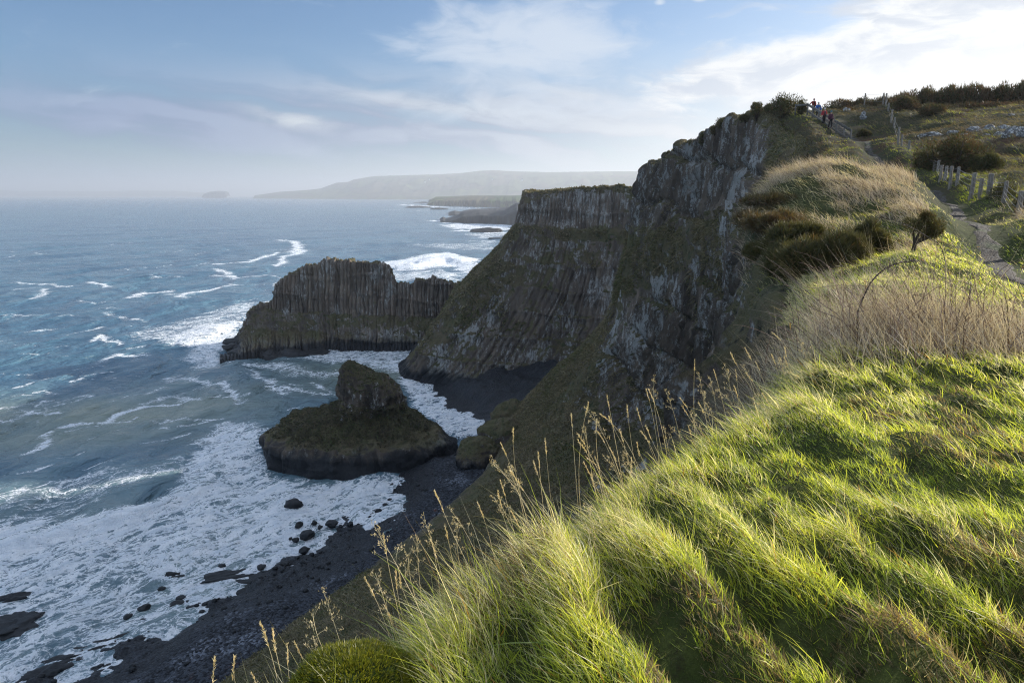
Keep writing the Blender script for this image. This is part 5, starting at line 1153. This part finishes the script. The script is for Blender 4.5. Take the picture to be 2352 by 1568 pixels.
# ================================================================ rocks
def boulder(name, label, loc, size, seed, mat, cat='boulder', group=None, sub=4, rough=.3, rz=0.):
    V, T = rock_mesh(size, seed, sub, rough, .5); o = mk(name, V, T=T, mat=mat); o.location = tuple(loc); o.rotation_euler = (0, 0, rz); tag(o, label, cat, group); return o
def c4(cx, cy): return (cx / 1.2739) / 1.7415, (1500 + cy / 1.2739) / 1.7415
SURF = [(1497, 657, 84, .75, 'lone black boulder ringed by foam in front of the stack'), (1565, 812, 76, .7, 'largest black boulder of the cluster in the white surf'), (1522, 762, 42, .8, 'boulder at the back left of the surf cluster'), (1602, 750, 30, .8, 'small boulder at the back of the surf cluster'), (1630, 772, 26, .8, 'small boulder right of the surf cluster'), (1690, 752, 62, .6, 'wide flat boulder right of the surf cluster'),
    (1736, 766, 20, .8, 'tiny boulder beside the wide flat one'), (1786, 756, 34, .7, 'boulder standing apart at the right of the cluster'), (1506, 836, 34, .8, 'boulder at the front left of the surf cluster'), (1480, 830, 18, .8, 'tiny boulder off the front left of the cluster'), (1552, 890, 52, .7, 'rounded boulder in front of the surf cluster'), (1448, 962, 48, .8, 'boulder just off the shingle below the cluster'),
    (1132, 966, 34, .6, 'small flat boulder alone in the lacy foam'), (920, 1136, 44, .8, 'black boulder in the shallows, uppermost of three'), (903, 1168, 66, .6, 'broad black boulder in the shallows, middle of three'), (950, 1158, 34, .7, 'small boulder touching the broad one in the shallows'), (736, 1186, 56, .75, 'round black boulder in the foam left of the reef'), (652, 1226, 44, .6, 'boulder awash left of the round one'), (980, 1186, 46, .6, 'boulder close to the reef edge'), (822, 1086, 34, .6, 'boulder breaking the foam above the reefs'),
    (1930, 694, 38, .8, 'boulder at the tide line near the point of the foam'), (1962, 660, 26, .8, 'small boulder by the point of the foam'), (2014, 656, 22, .8, 'smallest boulder at the point of the foam'), (1200, 1030, 34, .6, 'boulder between the two long reefs'), (1330, 975, 44, .5, 'flat boulder awash above the long reef'), (1040, 1140, 40, .5, 'flat boulder in the foam beside the long reef')]
for k, (x, y, wd, hh, lb) in enumerate(SURF):
    p = at_height(*c4(x, y), .2); r = wd / 2 / 1.2739 / 1.7415 * math.hypot(p[1], 70) / FPX; boulder('boulder', lb, (p[0], p[1], .1), (r * 1.05, r * 1.0, r * hh), 600 + k, M_WETROCK, group='boulders in the surf', rz=k)
REEF = [(1100, 1035, 330, 60, 'long black reef parallel to the beach, seaward one'), (1290, 1052, 240, 80, 'broad black reef touching the shingle'), (1400, 1000, 150, 50, 'short reef at the upper end of the broad one'), (880, 1015, 130, 36, 'low reef slab far out in the foam'), (90, 1250, 240, 130, 'large dark weedy reef at the left edge of the picture'), (960, 1250, 220, 70, 'black reef at the water line below the three boulders'), (760, 1330, 150, 60, 'reef at the water line, nearest the wet shingle'),
    (380, 1420, 260, 70, 'low weedy reef streaked with foam near the bottom'), (240, 1520, 200, 70, 'dark reef at the bottom of the foam'), (560, 1360, 180, 50, 'weedy reef slab between the lower reefs'), (60, 1130, 160, 40, 'thin reef awash at the left edge of the foam')]
for k, (x, y, wd, hd, lb) in enumerate(REEF):
    p = at_height(*c4(x, y), .1); s = 1 / 1.2739 / 1.7415 * math.hypot(p[1], 70) / FPX; boulder('reef', lb, (p[0], p[1], -.52), (wd / 2 * s, hd / 2 * s * 1.8, .9), 650 + k, M_WETROCK, 'reef', 'weedy reefs along the beach', 5, .9, .45)
# rocks at the foot of the promontory and by the channel
for k, (u, v, wd, hh, lb) in enumerate([(560, 822, 86, 16, 'long black shelf rock at the point of the promontory'), (612, 826, 60, 16, 'shelf rock left of the dome with water pouring off'), (662, 826, 80, 17, 'domed black rock at the foot of the promontory'), (724, 818, 70, 12, 'flat black rock right of the dome'), (530, 788, 44, 9, 'small ledge rock out at the tip of the promontory'), (526, 800, 40, 7, 'lowest ledge rock at the tip of the promontory'), (880, 800, 90, 12, 'dark rock in the cove behind the stack')]):
    p = at_height(u, v, 0); s = p[1] / FPX; boulder('shelf_rock', lb, (p[0], p[1] + wd * s * .3, .2), (wd / 2 * s * 1.05, wd / 2 * s * .8, hh * s * 1.1), 680 + k, M_WETROCK, 'shelf rock', None, 5, .28)
M_MOSSROCK = cliff_material('mossy_rock', .1, .3)
def mossy(name, label, u, v, d, size, seed):
    p = at_depth(u, v, d); V, T = rock_mesh(size, seed, 6, .3, .35); o = mk(name, V, T=T, mat=M_MOSSROCK, attrs={'tone': np.full(len(V), .5), 'rock': np.clip(.75 - V[:, 2] / size[2], 0.1, .9), 'crev': np.zeros(len(V))}); o.location = tuple(p); tag(o, label, 'outcrop'); return o
mossy('outcrop', 'rounded mossy knob of rock above the shingle beside the channel', 1098, 1048, 165, (6.0, 5., 5.6), 701)
mossy('outcrop', 'mossy rock spur joining the knob to the near cliff', 1165, 1010, 171, (8., 6., 6.0), 702)
mossy('outcrop', 'grey buttress of rock at the seaward foot of the near cliff', 1185, 975, 184, (7., 6., 7.5), 703)
# pale outcrops on the hill
def outcrop(cx, cy, wpx, hpx, d, label, seed):
    u, v = cr(cx, cy); p = at_depth(u, v, d); k = d / FPX / 1.9666 / 1.7415; g = gz(p[0], p[1]); r = wpx / 2 * k
    boulder('outcrop', label, (p[0], p[1], g + hpx * k * .12), (r, r * .55, hpx * k * .75), seed, M_LIME, 'outcrop', 'pale rocks on the hill', 5, .42)
for k, a in enumerate([(2080, 470, 130, 60, 60, 'pale lichened outcrop, upper middle of the hill'), (1960, 490, 120, 50, 60, 'lower left neighbour of the upper middle pale outcrop'), (2190, 480, 120, 50, 59, 'pale outcrop between the upper middle one and the right edge'), (2310, 465, 90, 40, 58, 'pale outcrop at the right edge, above the largest'), (2260, 575, 150, 100, 54, 'largest pale outcrop, split by a dark cleft'), (2340, 590, 90, 90, 53, 'tall pale outcrop right of the cleft at the edge'),
    (2160, 540, 80, 40, 56, 'small pale outcrop left of the largest'), (1640, 530, 150, 40, 62, 'long low run of pale rock above the big gorse bush'), (1790, 535, 110, 30, 61, 'broken pale stones right of the long low run'), (1550, 560, 70, 24, 62, 'low pale stones at the left end of the run'), (1880, 560, 70, 20, 59, 'scattered pale stones in the middle of the hill'), (2060, 575, 60, 18, 57, 'flat pale stone in the grass below the outcrops'),
    (1090, 400, 56, 56, 78, 'upright pale rock on the slope right of the walkers'), (2250, 402, 56, 20, 66, 'small white stone high on the right of the hill'), (1975, 395, 22, 10, 68, 'tiny white stone high in the middle of the hill'), (1990, 668, 34, 16, 49, 'white stone right of the big gorse bush'), (960, 360, 60, 30, 84, 'grey rock below the skyline bushes right of the walkers')]):
    outcrop(*a, 720 + k)

# ================================================================ tall stems, brambles, moss
def stem_mesh(base, tip, r, kind, seed):
    rg = np.random.default_rng(seed); base, tip = np.array(base), np.array(tip); L = np.linalg.norm(tip - base); t = np.linspace(0, 1, 9)[:, None]
    side = rg.normal(size=3) * .05 * L; side[2] = abs(side[2])
    P = base * (1 - t) + tip * t + side * (4 * t * (1 - t)); a = Acc(); col = G_STRAW * rg.uniform(.75, 1.1) * np.array([1, .96, .95]); a.add(*tube(P, np.linspace(r, r * .35, 9), 5), col=col)
    h = Acc(); d = (P[-1] - P[-2]); d /= np.linalg.norm(d)
    if kind == 0:       # narrow spike
        n = 46; q = rg.random(n); pos = P[-1] - d * (q * .11)[:, None]; D = d + rg.normal(size=(n, 3)) * .35; V, Q, T, C = blades(pos, D, .018, .005, rg.normal(size=(n, 3)) * .05, np.tile(G_STRAW * np.array([.95, .85, .75]), (n, 1)), 2); h.add(V, Q, T, C)
    else:               # open panicle
        n = 14
        for k in range(n):
            s0 = P[-1] - d * (.02 + .20 * k / n); e_ = s0 + d * rg.uniform(.02, .05) + rg.normal(size=3) * (.012 + .022 * (k / n)); h.add(*tube([s0, (s0 + e_) / 2 + d * .004, e_], [.0008, .0007, .0006], 4), col=G_STRAW * .7)
            m = 7; pos = e_ + rg.normal(size=(m, 3)) * .006; V, Q, T, C = blades(pos, d + rg.normal(size=(m, 3)) * .5, .011, .0036, rg.normal(size=(m, 3)) * .1, np.tile(G_STRAW * np.array([.92, .80, .68]), (m, 1)), 2); h.add(V, Q, T, C)
    return a, h
def stem(u0, v0, u1, v1, d, label, kind, seed, r=.0022, d1=None):
    b = at_depth(u0, v0, d); b = np.array([b[0], b[1], gz(b[0], b[1]) - .03]); t = at_depth(u1, v1, d1 or d * 1.02)
    o = empty('grass_stem', tuple(b)); tag(o, label, 'grass stem', 'tall dry grass stems on the cliff edge'); a, h = stem_mesh((0, 0, 0), t - b, r, kind, seed); a.build('stalk', M_STEM, o, True, True); h.build('seed_head', M_STEM, o, False, True)
SM = [(640, 1590, 598, 1430, 2.5, 0), (690, 1560, 626, 1442, 2.6, 0), (524, 1590, 492, 1512, 2.5, 0), (950, 1372, 880, 1228, 3.3, 0), (1010, 1330, 974, 1192, 3.5, 1), (985, 1350, 958, 1236, 3.5, 1), (900, 1410, 838, 1328, 3.0, 0), (930, 1390, 862, 1315, 3.1, 1),
      (1250, 1200, 1178, 984, 4.3, 0), (1230, 1215, 1150, 1018, 4.3, 0), (1290, 1170, 1252, 1008, 4.5, 0), (1270, 1185, 1236, 1040, 4.5, 0), (1352, 1095, 1352, 925, 5.0, 0), (1455, 1040, 1394, 908, 5.4, 0), (1340, 1110, 1312, 950, 5.0, 0), (1610, 985, 1596, 826, 6.0, 0), (1560, 1000, 1500, 872, 5.8, 1), (1530, 1010, 1484, 894, 5.7, 0),
      (1640, 960, 1606, 862, 6.3, 1), (1690, 935, 1640, 850, 6.5, 0), (1660, 950, 1632, 870, 6.4, 1), (1720, 930, 1690, 850, 6.6, 0), (1180, 1240, 1135, 1140, 4.0, 1), (1205, 1225, 1150, 1105, 4.1, 0), (1110, 1285, 1050, 1200, 3.7, 1), (1075, 1305, 1022, 1206, 3.6, 0), (1150, 1255, 1098, 1155, 3.9, 0), (1320, 1150, 1225, 1060, 4.6, 0),
      (1400, 1080, 1345, 985, 5.0, 1), (1490, 1020, 1440, 930, 5.5, 0), (1580, 985, 1530, 900, 5.9, 1), (1425, 1065, 1370, 962, 5.1, 0), (1000, 1340, 940, 1268, 3.4, 1), (1035, 1325, 990, 1240, 3.5, 0), (1440, 1190, 1402, 1030, 4.3, 0), (1485, 1195, 1450, 1052, 4.3, 0), (1580, 1250, 1532, 1120, 4.0, 0), (1640, 1190, 1600, 1075, 4.3, 0), (1770, 920, 1735, 830, 6.8, 0), (1750, 925, 1705, 842, 6.7, 1)]
LB0 = ['long bare stem at the bottom left of the moss', 'second bare stem at the bottom left, nearer the moss', 'short stem cut by the bottom edge, farthest left', 'tall leaning stem against the shingle', 'stem with a loose brown seed head against the shingle', 'stem with a drooping seed head left of the loose brown one', 'stem leaning far left over the beach', 'feathery stem low over the beach',
       'tallest curved stem in front of the rocky knob', 'curved stem just left of the tallest one', 'straight stem right of the tallest curved one', 'lower stem right of the tallest curved one', 'upright stem standing alone before the dark cliff', 'stem leaning left beside the lone upright one', 'thin stem left of the lone upright one', 'tall stem with a pale head near the middle of the edge', 'feathery stem left of the tall pale headed one', 'fine stem two to the left of the pale headed one']
for k, (u0, v0, u1, v1, d, kd) in enumerate(SM):
    lb = LB0[k] if k < len(LB0) else ('feathery dry grass stem in the fringe along the cliff edge' if kd else 'fine dry grass stem in the fringe along the cliff edge')
    stem(u0, v0, u1, v1, d, lb, kd, 800 + k, r=.0021 if d < 5 else .0026)
k = 0
while k < 70:
    i = RNG.uniform(3.2, 8.2); a0 = np.array(EDGE[int(i)]); a1 = np.array(EDGE[int(i) + 1]); b = a0 + (a1 - a0) * (i % 1) + RNG.normal(size=2) * [.35, .2] + [.25, 0]; z = gz(*b); u, v = survey(np.array([[b[0], b[1], z]]))
    h = RNG.uniform(.35, .7); kd = int(RNG.random() < .4); o = empty('grass_stem', (b[0], b[1], z - .03)); tag(o, 'feathery dry grass stem in the fringe along the cliff edge' if kd else 'fine dry grass stem in the fringe along the cliff edge', 'grass stem', 'tall dry grass stems on the cliff edge')
    A_, Hd = stem_mesh((0, 0, 0), np.array([-.38 + RNG.normal() * .12, .12 + RNG.normal() * .1, .9]) * h, .0017, kd, 900 + k); A_.build('stalk', M_STEM, o, True, True); Hd.build('seed_head', M_STEM, o, False, True); k += 1
# bramble thicket: dry undergrowth and canes
def thicket():
    n = 13000; c = THICKET; c0 = THICKET; x = c[0] + RNG.normal(size=n) * 1.15; y = c[1] + RNG.normal(size=n) * .8; z, s, pd = ground(x, y); k = (s > -.8) & (pd > .9); x, y, z = x[k], y[k], z[k]; n = len(x); r = RNG.random((n, 5))
    q = mound(x, y, c, 1.7, 1.2); low = r[:, 4] < .45; h = np.where(low, .18 + .22 * r[:, 0], .45 + .95 * q * r[:, 0]); P = xyz(x, y, z + np.where(low, r[:, 1] * .22 * q, 0))
    rus = np.where(low, .25 + .6 * sstep(c[0] - .2, c[0] + .9, x), .05); col = lerp3(np.array((.62, .52, .40)), np.array((.36, .20, .09)), np.clip(rus * r[:, 2] * 1.6 + .25 * fbm(P * 1.5, 3, 141), 0, 1)) * (.7 + .5 * r[:, [3]]); dk = RNG.random(n) < .24; col[dk] = np.array((.10, .06, .05)); h = h * (1 + .7 * fbm(P * [1.8, 1.8, 0], 3, 142))
    D = np.array([-.35, .1, .9])[None] + RNG.normal(size=(n, 3)) * np.where(low, .9, .42)[:, None] * [1, 1, .5]; V, Q, T, C = blades(P, D, h, np.where(low, .0045, .0055), RNG.normal(size=(n, 3)) * np.where(low, .4, .16)[:, None] + [0, 0, -.12], col, 3, col * 1.15)
    A_ = Acc().add(V, Q, T, C); rg = np.random.default_rng(77)
    for k in range(230):
        b = np.array([c0[0] + rg.normal() * 1.2, c0[1] + rg.normal() * .8]); zz = gz(b[0], b[1]); hgt = rg.uniform(.5, 1.25); a = rg.uniform(0, 6.28); rch = rg.uniform(.1, .9); tt = np.linspace(0, 1, 10)
        P_ = np.stack([b[0] + math.cos(a) * rch * tt ** 1.6 - .15 * tt, b[1] + math.sin(a) * rch * tt ** 1.6, zz + hgt * (tt * 1.35 - .45 * tt ** 2.5)], 1) + np.cumsum(rg.normal(size=(10, 3)), 0) * .008
        A_.add(*tube(P_, np.linspace(.0042, .0016, 10) * rg.uniform(.8, 1.5), 4), col=np.array((.16, .10, .075)) * rg.uniform(.6, 2.6))
    o = A_.build('dry_undergrowth', M_STEM, None, False, True); tag(o, 'tangled straw and russet undergrowth beneath the bramble canes', 'undergrowth', kind='stuff')
thicket()
M_CANE = simple('bramble_cane', (.055, .032, .030), .6, .4, 30.); M_CANE2 = simple('dry_cane', (.24, .17, .12), .7, .3, 20.)
CANES = [([(1010, 1090), (992, 1010), (985, 880), (1020, 770), (1075, 670), (1150, 600), (1260, 555), (1375, 540)], 8.2, .011, 0, 'thick dark bramble cane arching high over the thicket'), ([(1672, 965), (1680, 860), (1692, 770), (1703, 680)], 8.6, .013, 0, 'dark upright dead cane right of the arch'), ([(1070, 1130), (1000, 1020), (860, 900), (690, 830), (560, 700), (430, 600), (300, 530), (160, 465)], 8.0, .0055, 1, 'longest pale cane reaching left across the cliff face'),
    ([(1000, 1000), (860, 870), (760, 800), (640, 700), (520, 590), (415, 505)], 8.2, .0055, 1, 'pale cane just above the longest one'), ([(800, 1080), (680, 1020), (600, 950), (520, 905), (430, 872)], 7.6, .0045, 1, 'short cane drooping left with one amber leaf'), ([(1570, 800), (1572, 690), (1545, 540), (1510, 430), (1440, 385), (1330, 320), (1220, 275), (1060, 258)], 10.5, .006, 0, 'thin brown cane arching towards the stunted bush'),
    ([(1770, 1000), (1620, 940), (1480, 900), (1330, 890), (1230, 905)], 8.0, .007, 0, 'low dark cane looping over the russet undergrowth'), ([(1385, 1110), (1380, 950), (1400, 850), (1390, 700)], 8.3, .005, 1, 'dry upright stalk in the middle of the thicket'), ([(1770, 985), (1850, 900), (1975, 815)], 8.4, .007, 0, 'dead branch pointing up right at the thicket edge'), ([(1760, 990), (1755, 920), (1740, 870)], 8.2, .012, 1, 'short broken stake at the right of the thicket'),
    ([(1950, 980), (1920, 930), (1880, 890), (1860, 900)], 8.2, .009, 0, 'crooked dead branch lying on the grass right of the thicket'), ([(1400, 1000), (1280, 800), (1130, 700), (900, 690), (720, 705), (590, 660)], 8.4, .0045, 1, 'pale cane sagging left under the arch'), ([(1600, 1000), (1520, 820), (1480, 640), (1385, 500)], 8.8, .005, 1, 'straight dry cane right of centre in the thicket'), ([(1300, 1020), (1240, 830), (1210, 640), (1180, 560)], 8.6, .0045, 1, 'thin stalk with a drooping tip left of centre'),
    ([(1480, 540), (1560, 480), (1650, 400)], 10., .004, 0, 'fine twig pointing up right above the thicket'), ([(1680, 950), (1560, 830), (1400, 760), (1270, 770)], 8.5, .005, 0, 'dark cane crossing the thicket below the arch')]
for k, (pts, d, r, pale, lb) in enumerate(CANES):
    rg = np.random.default_rng(1000 + k); dd = d + np.linspace(0, .25, len(pts)); P = np.array([at_depth(*ck(x, y), q) for (x, y), q in zip(pts, dd)]); P[0, 2] = min(P[0, 2], gz(P[0, 0], P[0, 1]) + .0) if k not in (5, 14) else P[0, 2]
    g0 = np.array([P[0, 0] + .05, P[0, 1], gz(P[0, 0], P[0, 1]) - .05]); P = np.concatenate([g0[None], P]) if np.linalg.norm(g0 - P[0]) > .12 else P
    P = catmull(np.c_[P, np.zeros(len(P))], 40, 0)[:, :3]; P += np.cumsum(rg.normal(size=(40, 3)), 0) * .0022; o = empty('bramble_cane', tuple(P[0])); tag(o, lb, 'bramble cane', 'canes in the bramble thicket'); mt = M_CANE2 if pale else M_CANE
    r *= 1.3; a = Acc().add(*tube(P - P[0], np.linspace(r, r * .4, 40), 6)); a.build('stalk', mt, o)
    t = Acc(); n = 0
    for j in range(3, 38):
        for q in range(2):
            e_ = rg.normal(size=3); e_ /= np.linalg.norm(e_); b = P[j] - P[0] + (P[j + 1] - P[j]) * rg.random(); L = .022 if rg.random() < .75 else rg.uniform(.06, .22); t.add(*tube([b, b + e_ * L * .5 + [0, 0, .15 * L], b + e_ * L], [r * .28, r * .2, r * .06], 4)); n += 1
    t.build('twig', mt, o)
    if k == 4:
        V, Q, T, C = blades(np.array([P[26] - P[0]]), np.array([[.1, 0, -1.]]), .09, .022, np.array([[0, 0, 0.]]), np.array([[.55, .32, .06]]), 3); mk('leaf', V, Q, T, M_STEM, o, cols=C)
# moss cushion at the bottom of the picture
def moss():
    c = at_depth(815, 1545, 2.55); c[2] = gz(c[0], c[1]) + .05
    V, T = ico(5); V = V * (1 + .22 * fbm(V * 1.8, 4, 151))[:, None] * [.25, .22, .09]; o = empty('moss', tuple(c)); tag(o, 'bright green moss cushion among the grass at the bottom', 'moss'); mk('cushion', V, T=T, mat=simple('moss_body', (.035, .05, .008), .95, .4, 20.), parent=o)
    n = 26000; i = RNG.integers(0, len(V), n); P = V[i] + RNG.normal(size=(n, 3)) * .006; k = P[:, 2] > -.05; P = P[k]; n = len(P); D = P / np.linalg.norm(P, axis=1)[:, None] + [0, 0, .5] + RNG.normal(size=(n, 3)) * .4; r = RNG.random((n, 1)); col = np.array((.10, .13, .010)) * (1 - r) + np.array((.24, .22, .025)) * r
    Vb, Q, Tb, C = blades(P, D, .018 + .012 * RNG.random(n), .0045, RNG.normal(size=(n, 3)) * .2, col, 2, col * 1.3); mk('shoots', Vb, Q, Tb, M_GRASS, o, False, cols=C)
moss()

# loose stones over the shingle
def stones():
    A_ = Acc(); base = [rock_mesh((1, 1, .7), 1300 + k, 1, .25, .5) for k in range(6)]
    n = 5200; x = RNG.uniform(-75, 5, n); y = RNG.uniform(60, 200, n); e_, _ = polydist(x, y, WL); k = (e_ > -5) & (e_ < 26) & (RNG.random(n) < np.exp(-np.maximum(e_, 0) / 9.)); x, y = x[k], y[k]; z = beach_z(x, y)
    for a, b, c in zip(x, y, z):
        V, T = base[int(RNG.integers(6))]; s = .16 + .55 * RNG.random() ** 4; q = RNG.uniform(0, 6.28); R_ = np.array([[math.cos(q), -math.sin(q), 0], [math.sin(q), math.cos(q), 0], [0, 0, 1]]); A_.add(V @ R_.T * s + [a, b, c + s * .15], T=T)
    o = A_.build('shore_rubble', M_WETROCK); tag(o, 'loose black stones scattered along the tide line', 'rubble', kind='stuff')
stones()
# ================================================================ far coast and air
def far_material():
    t = material('far_fields'); P = t.P
    v = t.voro(t.scalev(P, (1, .55, 0)), .0032); sc_ = t.new('ShaderNodeSeparateColor'); t.put(sc_, 0, v.outputs['Color'])
    c = t.mix(sc_.outputs[0], (.030, .060, .020), (.105, .120, .045)); c = t.mix(t.rng(sc_.outputs[1], .6, .7), c, (.085, .075, .045))
    ed = t.voro(t.scalev(P, (1, .55, 0)), .0032, 'DISTANCE_TO_EDGE').outputs['Distance']; c = t.mix(t.rng(ed, .05, .02), c, (.022, .030, .016))
    nz = t.new('ShaderNodeSeparateXYZ'); t.put(nz, 0, t.N); n = t.noise(P, .006, 5)
    c = t.mix(t.rng(t.m('ADD', nz.outputs[2], t.m('MULTIPLY', t.m('SUBTRACT', n, .5), .5)), .86, .70), c, (.045, .046, .045))
    return finish(t, c, .95, n, .5, 10., .1)
M_FAR = far_material()
M_DROCK = rock_material('dark_shore_rock', (.022, .023, .026), (.055, .053, .05), rough=.8, scale=.02)
def far_land(name, label, cat, prof, d0, d1, back, mat, kind='structure', cliff=.5, rough=.12, seed=1, n=260, rows=40):
    """prof: (u, v of the skyline) from left to right; the shore runs from depth d0 to d1; land rises over 'back' metres to the skyline"""
    us = np.array([p[0] for p in prof], float); vs = np.array([p[1] for p in prof], float); u = np.linspace(us[0], us[-1], n); v = np.interp(u, us, vs)
    fr = (u - us[0]) / (us[-1] - us[0]); d = 1 / ((1 - fr) / d0 + fr / d1)
    G = np.zeros((rows, n, 3))
    hr = np.array([at_depth(a, b, c + back * .75) for a, b, c in zip(u, v, d)]); sh = np.array([at_depth(a, 500, c) for a, c in zip(u, d)])
    H = np.maximum(hr[:, 2], .5)
    for r in range(rows):
        t = r / (rows - 1); y = d + back * (t * 1.5)
        x = (u - 1176) / FPX * y * 1.0 / 1.0
        s_ = t / .5
        prf = np.where(s_ <= .06, cliff * s_ / .06, np.where(s_ <= 1, cliff + (1 - cliff) * np.sin(np.clip((s_ - .06) / .94, 0, 1) * math.pi / 2) ** 1.3, np.cos(np.clip((s_ - 1) / 2, 0, 1) * math.pi / 2)))
        G[r, :, 0] = sh[:, 0] + (hr[:, 0] - sh[:, 0]) * min(s_, 2); G[r, :, 1] = y; G[r, :, 2] = -4 + (H + 4) * prf
    F = G.reshape(-1, 3); sc_ = 5. / max(30, H.max()); 
    F[:, 2] += rough * H.max() * fbm(F * [sc_ * .5, sc_ * .4, 0], 4, seed) * sstep(0, .3, F[:, 2] / H.max()) * np.tile(1.0, len(F)) * sstep(1.05, .6, F[:, 2] / np.tile(H, rows))
    F[:, 1] += back * (.10 if cliff > .3 else .02) * fbm(xyz(F[:, 0] * sc_, F[:, 2] * sc_ * .3), 4, seed + 3)
    o = mk(name, F, gridq(rows, n), mat=mat); tag(o, label, cat, kind=kind if kind == 'structure' else None); return o
far_land('hills', 'hazy line of farmed hills across the bay on the horizon', 'hills', [(585, 449), (640, 441), (700, 437), (738, 433), (756, 426), (775, 420), (800, 418), (815, 412), (860, 405), (930, 403), (1000, 401), (1060, 398), (1100, 393), (1130, 391.5), (1180, 394), (1260, 396), (1340, 395), (1440, 394), (1560, 396), (1700, 400), (2000, 405)], 12500, 6800, 4200, M_FAR, cliff=.10, seed=3, n=500, rows=70)
far_land('distant_hills', 'faint low hills far out on the left horizon', 'hills', [(-260, 440), (-60, 437), (0, 436), (40, 439), (130, 438), (210, 440), (300, 437.5), (400, 438), (455, 442), (520, 444)], 26000, 24000, 3000, M_FAR, cliff=.4, seed=5)
far_land('islet', 'flat topped islet on the horizon off the point of the hills', 'islet', [(468, 450), (474, 443.5), (484, 440), (500, 438.5), (512, 438.5), (521, 440), (523, 447), (525, 450)], 15500, 15500, 500, M_DROCK, kind='thing', cliff=.8, rough=.02, seed=6, n=80)
far_land('shore_land', 'flat topped headland with pale fields across the water', 'headland', [(984, 467), (987, 459), (996, 456), (1003, 452), (1040, 451), (1080, 449), (1140, 449.5), (1185, 449), (1260, 448), (1330, 447)], 4600, 3300, 1500, M_FAR, cliff=.62, rough=.02, seed=7)
far_land('shore_rocks', 'grey rocky foreland behind the black promontory', 'rocks', [(1030, 489), (1044, 484), (1056, 487), (1075, 482), (1095, 480), (1130, 478), (1170, 476), (1240, 472), (1330, 468)], 2350, 1900, 260, M_DROCK, cliff=.6, rough=.06, seed=8)
far_land('rocky_promontory', 'dark rocky promontory pointing left into white water', 'promontory', [(1010, 505), (1017, 499), (1024, 503), (1034, 500), (1050, 495), (1062, 488), (1084, 485), (1100, 483), (1130, 484), (1160, 483), (1172, 474), (1186, 466), (1240, 462), (1330, 455)], 1800, 1500, 190, M_DROCK, cliff=.7, rough=.05, seed=9)
def skerry(name, label, u, v, wpx, hpx, d, seed, sub=5):
    p = at_height(u, v, 0); k = p[1] / FPX
    V, T = rock_mesh((wpx / 2 * k, wpx / 2 * k * .5, hpx * k * 2.0), seed, sub, .3, .5); V[:, 2] = V[:, 2] * .6
    o = mk(name, V, T=T, mat=M_DROCK); o.location = (p[0], p[1], 0); tag(o, label, 'skerry'); return o
skerry('skerry', 'long dark skerry with breakers along its foot', 1118, 532, 100, 8, 0, 401)
skerry('skerry', 'small low skerry nearest the flat headland', 1140, 549, 34, 3.4, 0, 402)
skerry('skerry', 'thin dark reef lying left of the rocky promontory', 960, 477, 70, 3, 0, 403)
skerry('skerry', 'low reef off the tip of the fields headland', 968, 466, 34, 2.4, 0, 404)
skerry('skerry', 'short low reef between the two forelands', 1010, 481, 40, 3, 0, 405)
# white farmhouses on the far hills
def cottage(u, v, d, wpx, label):
    p = at_depth(u, v, d); k = d / FPX; w_, h_ = wpx * k, 3.4 * k * .8
    o = empty('farmhouse', tuple(p)); tag(o, label, 'farmhouse', 'white farmhouses on the far hills')
    mk('wall', [(-w_, -6, -6), (w_, -6, -6), (w_, 6, -6), (-w_, 6, -6), (-w_, -6, h_), (w_, -6, h_), (w_, 6, h_), (-w_, 6, h_), (-w_, 0, h_ * 1.6), (w_, 0, h_ * 1.6)], [(0, 1, 5, 4), (1, 2, 6, 5), (2, 3, 7, 6), (3, 0, 4, 7)], [(4, 7, 8), (5, 9, 6)], M_WHITE, o, False)
    mk('roof', [(-w_ - 1, -7, h_ * .95), (w_ + 1, -7, h_ * .95), (w_ + 1, 0, h_ * 1.7), (-w_ - 1, 0, h_ * 1.7), (w_ + 1, 7, h_ * .95), (-w_ - 1, 7, h_ * .95)], [(0, 1, 2, 3), (3, 2, 4, 5)], None, M_SLATE, o, False)
M_WHITE = simple('whitewash', (.8, .8, .78), .8, .05); M_SLATE = simple('slate', (.10, .10, .11), .8, .2)
cottage(1199, 414.5, 8600, 1.9, 'white farmhouse high on the fields right of centre'); cottage(986, 413, 9400, 1.2, 'small white farmhouse alone above the middle fields'); cottage(976, 419, 9200, 1.3, 'white farmhouse below the lone one'); cottage(1131, 413.5, 9000, 1.3, 'white farmhouse under the crest of the hill')
# air
def haze():
    t = NT(None) if False else None
    m = bpy.data.materials.new('air'); m.use_nodes = True; m.node_tree.nodes.clear(); t = NT(m.node_tree)
    o_ = t.new('ShaderNodeOutputMaterial'); v = t.new('ShaderNodeVolumePrincipled'); t.put(v, 'Color', (.90, .94, 1.0)); t.put(v, 'Density', HAZE); t.put(v, 'Anisotropy', .35)
    t.l.new(v.outputs[0], o_.inputs['Volume'])
    x, y0, y1, zb, zt = 47000, -47000, 47000, -8.5, HAZE_TOP
    V = [(-x, y0, zb), (x, y0, zb), (x, y1, zb), (-x, y1, zb), (-x, y0, zt), (x, y0, zt), (x, y1, zt), (-x, y1, zt)]
    o = mk('haze', V, [(0, 3, 2, 1), (4, 5, 6, 7), (0, 1, 5, 4), (1, 2, 6, 5), (2, 3, 7, 6), (3, 0, 4, 7)], None, m, None, False); tag(o, 'pale sea haze lying over the bay', 'haze', kind='stuff')
    m.cycles.homogeneous_volume = True
if HAZE > 0: haze()
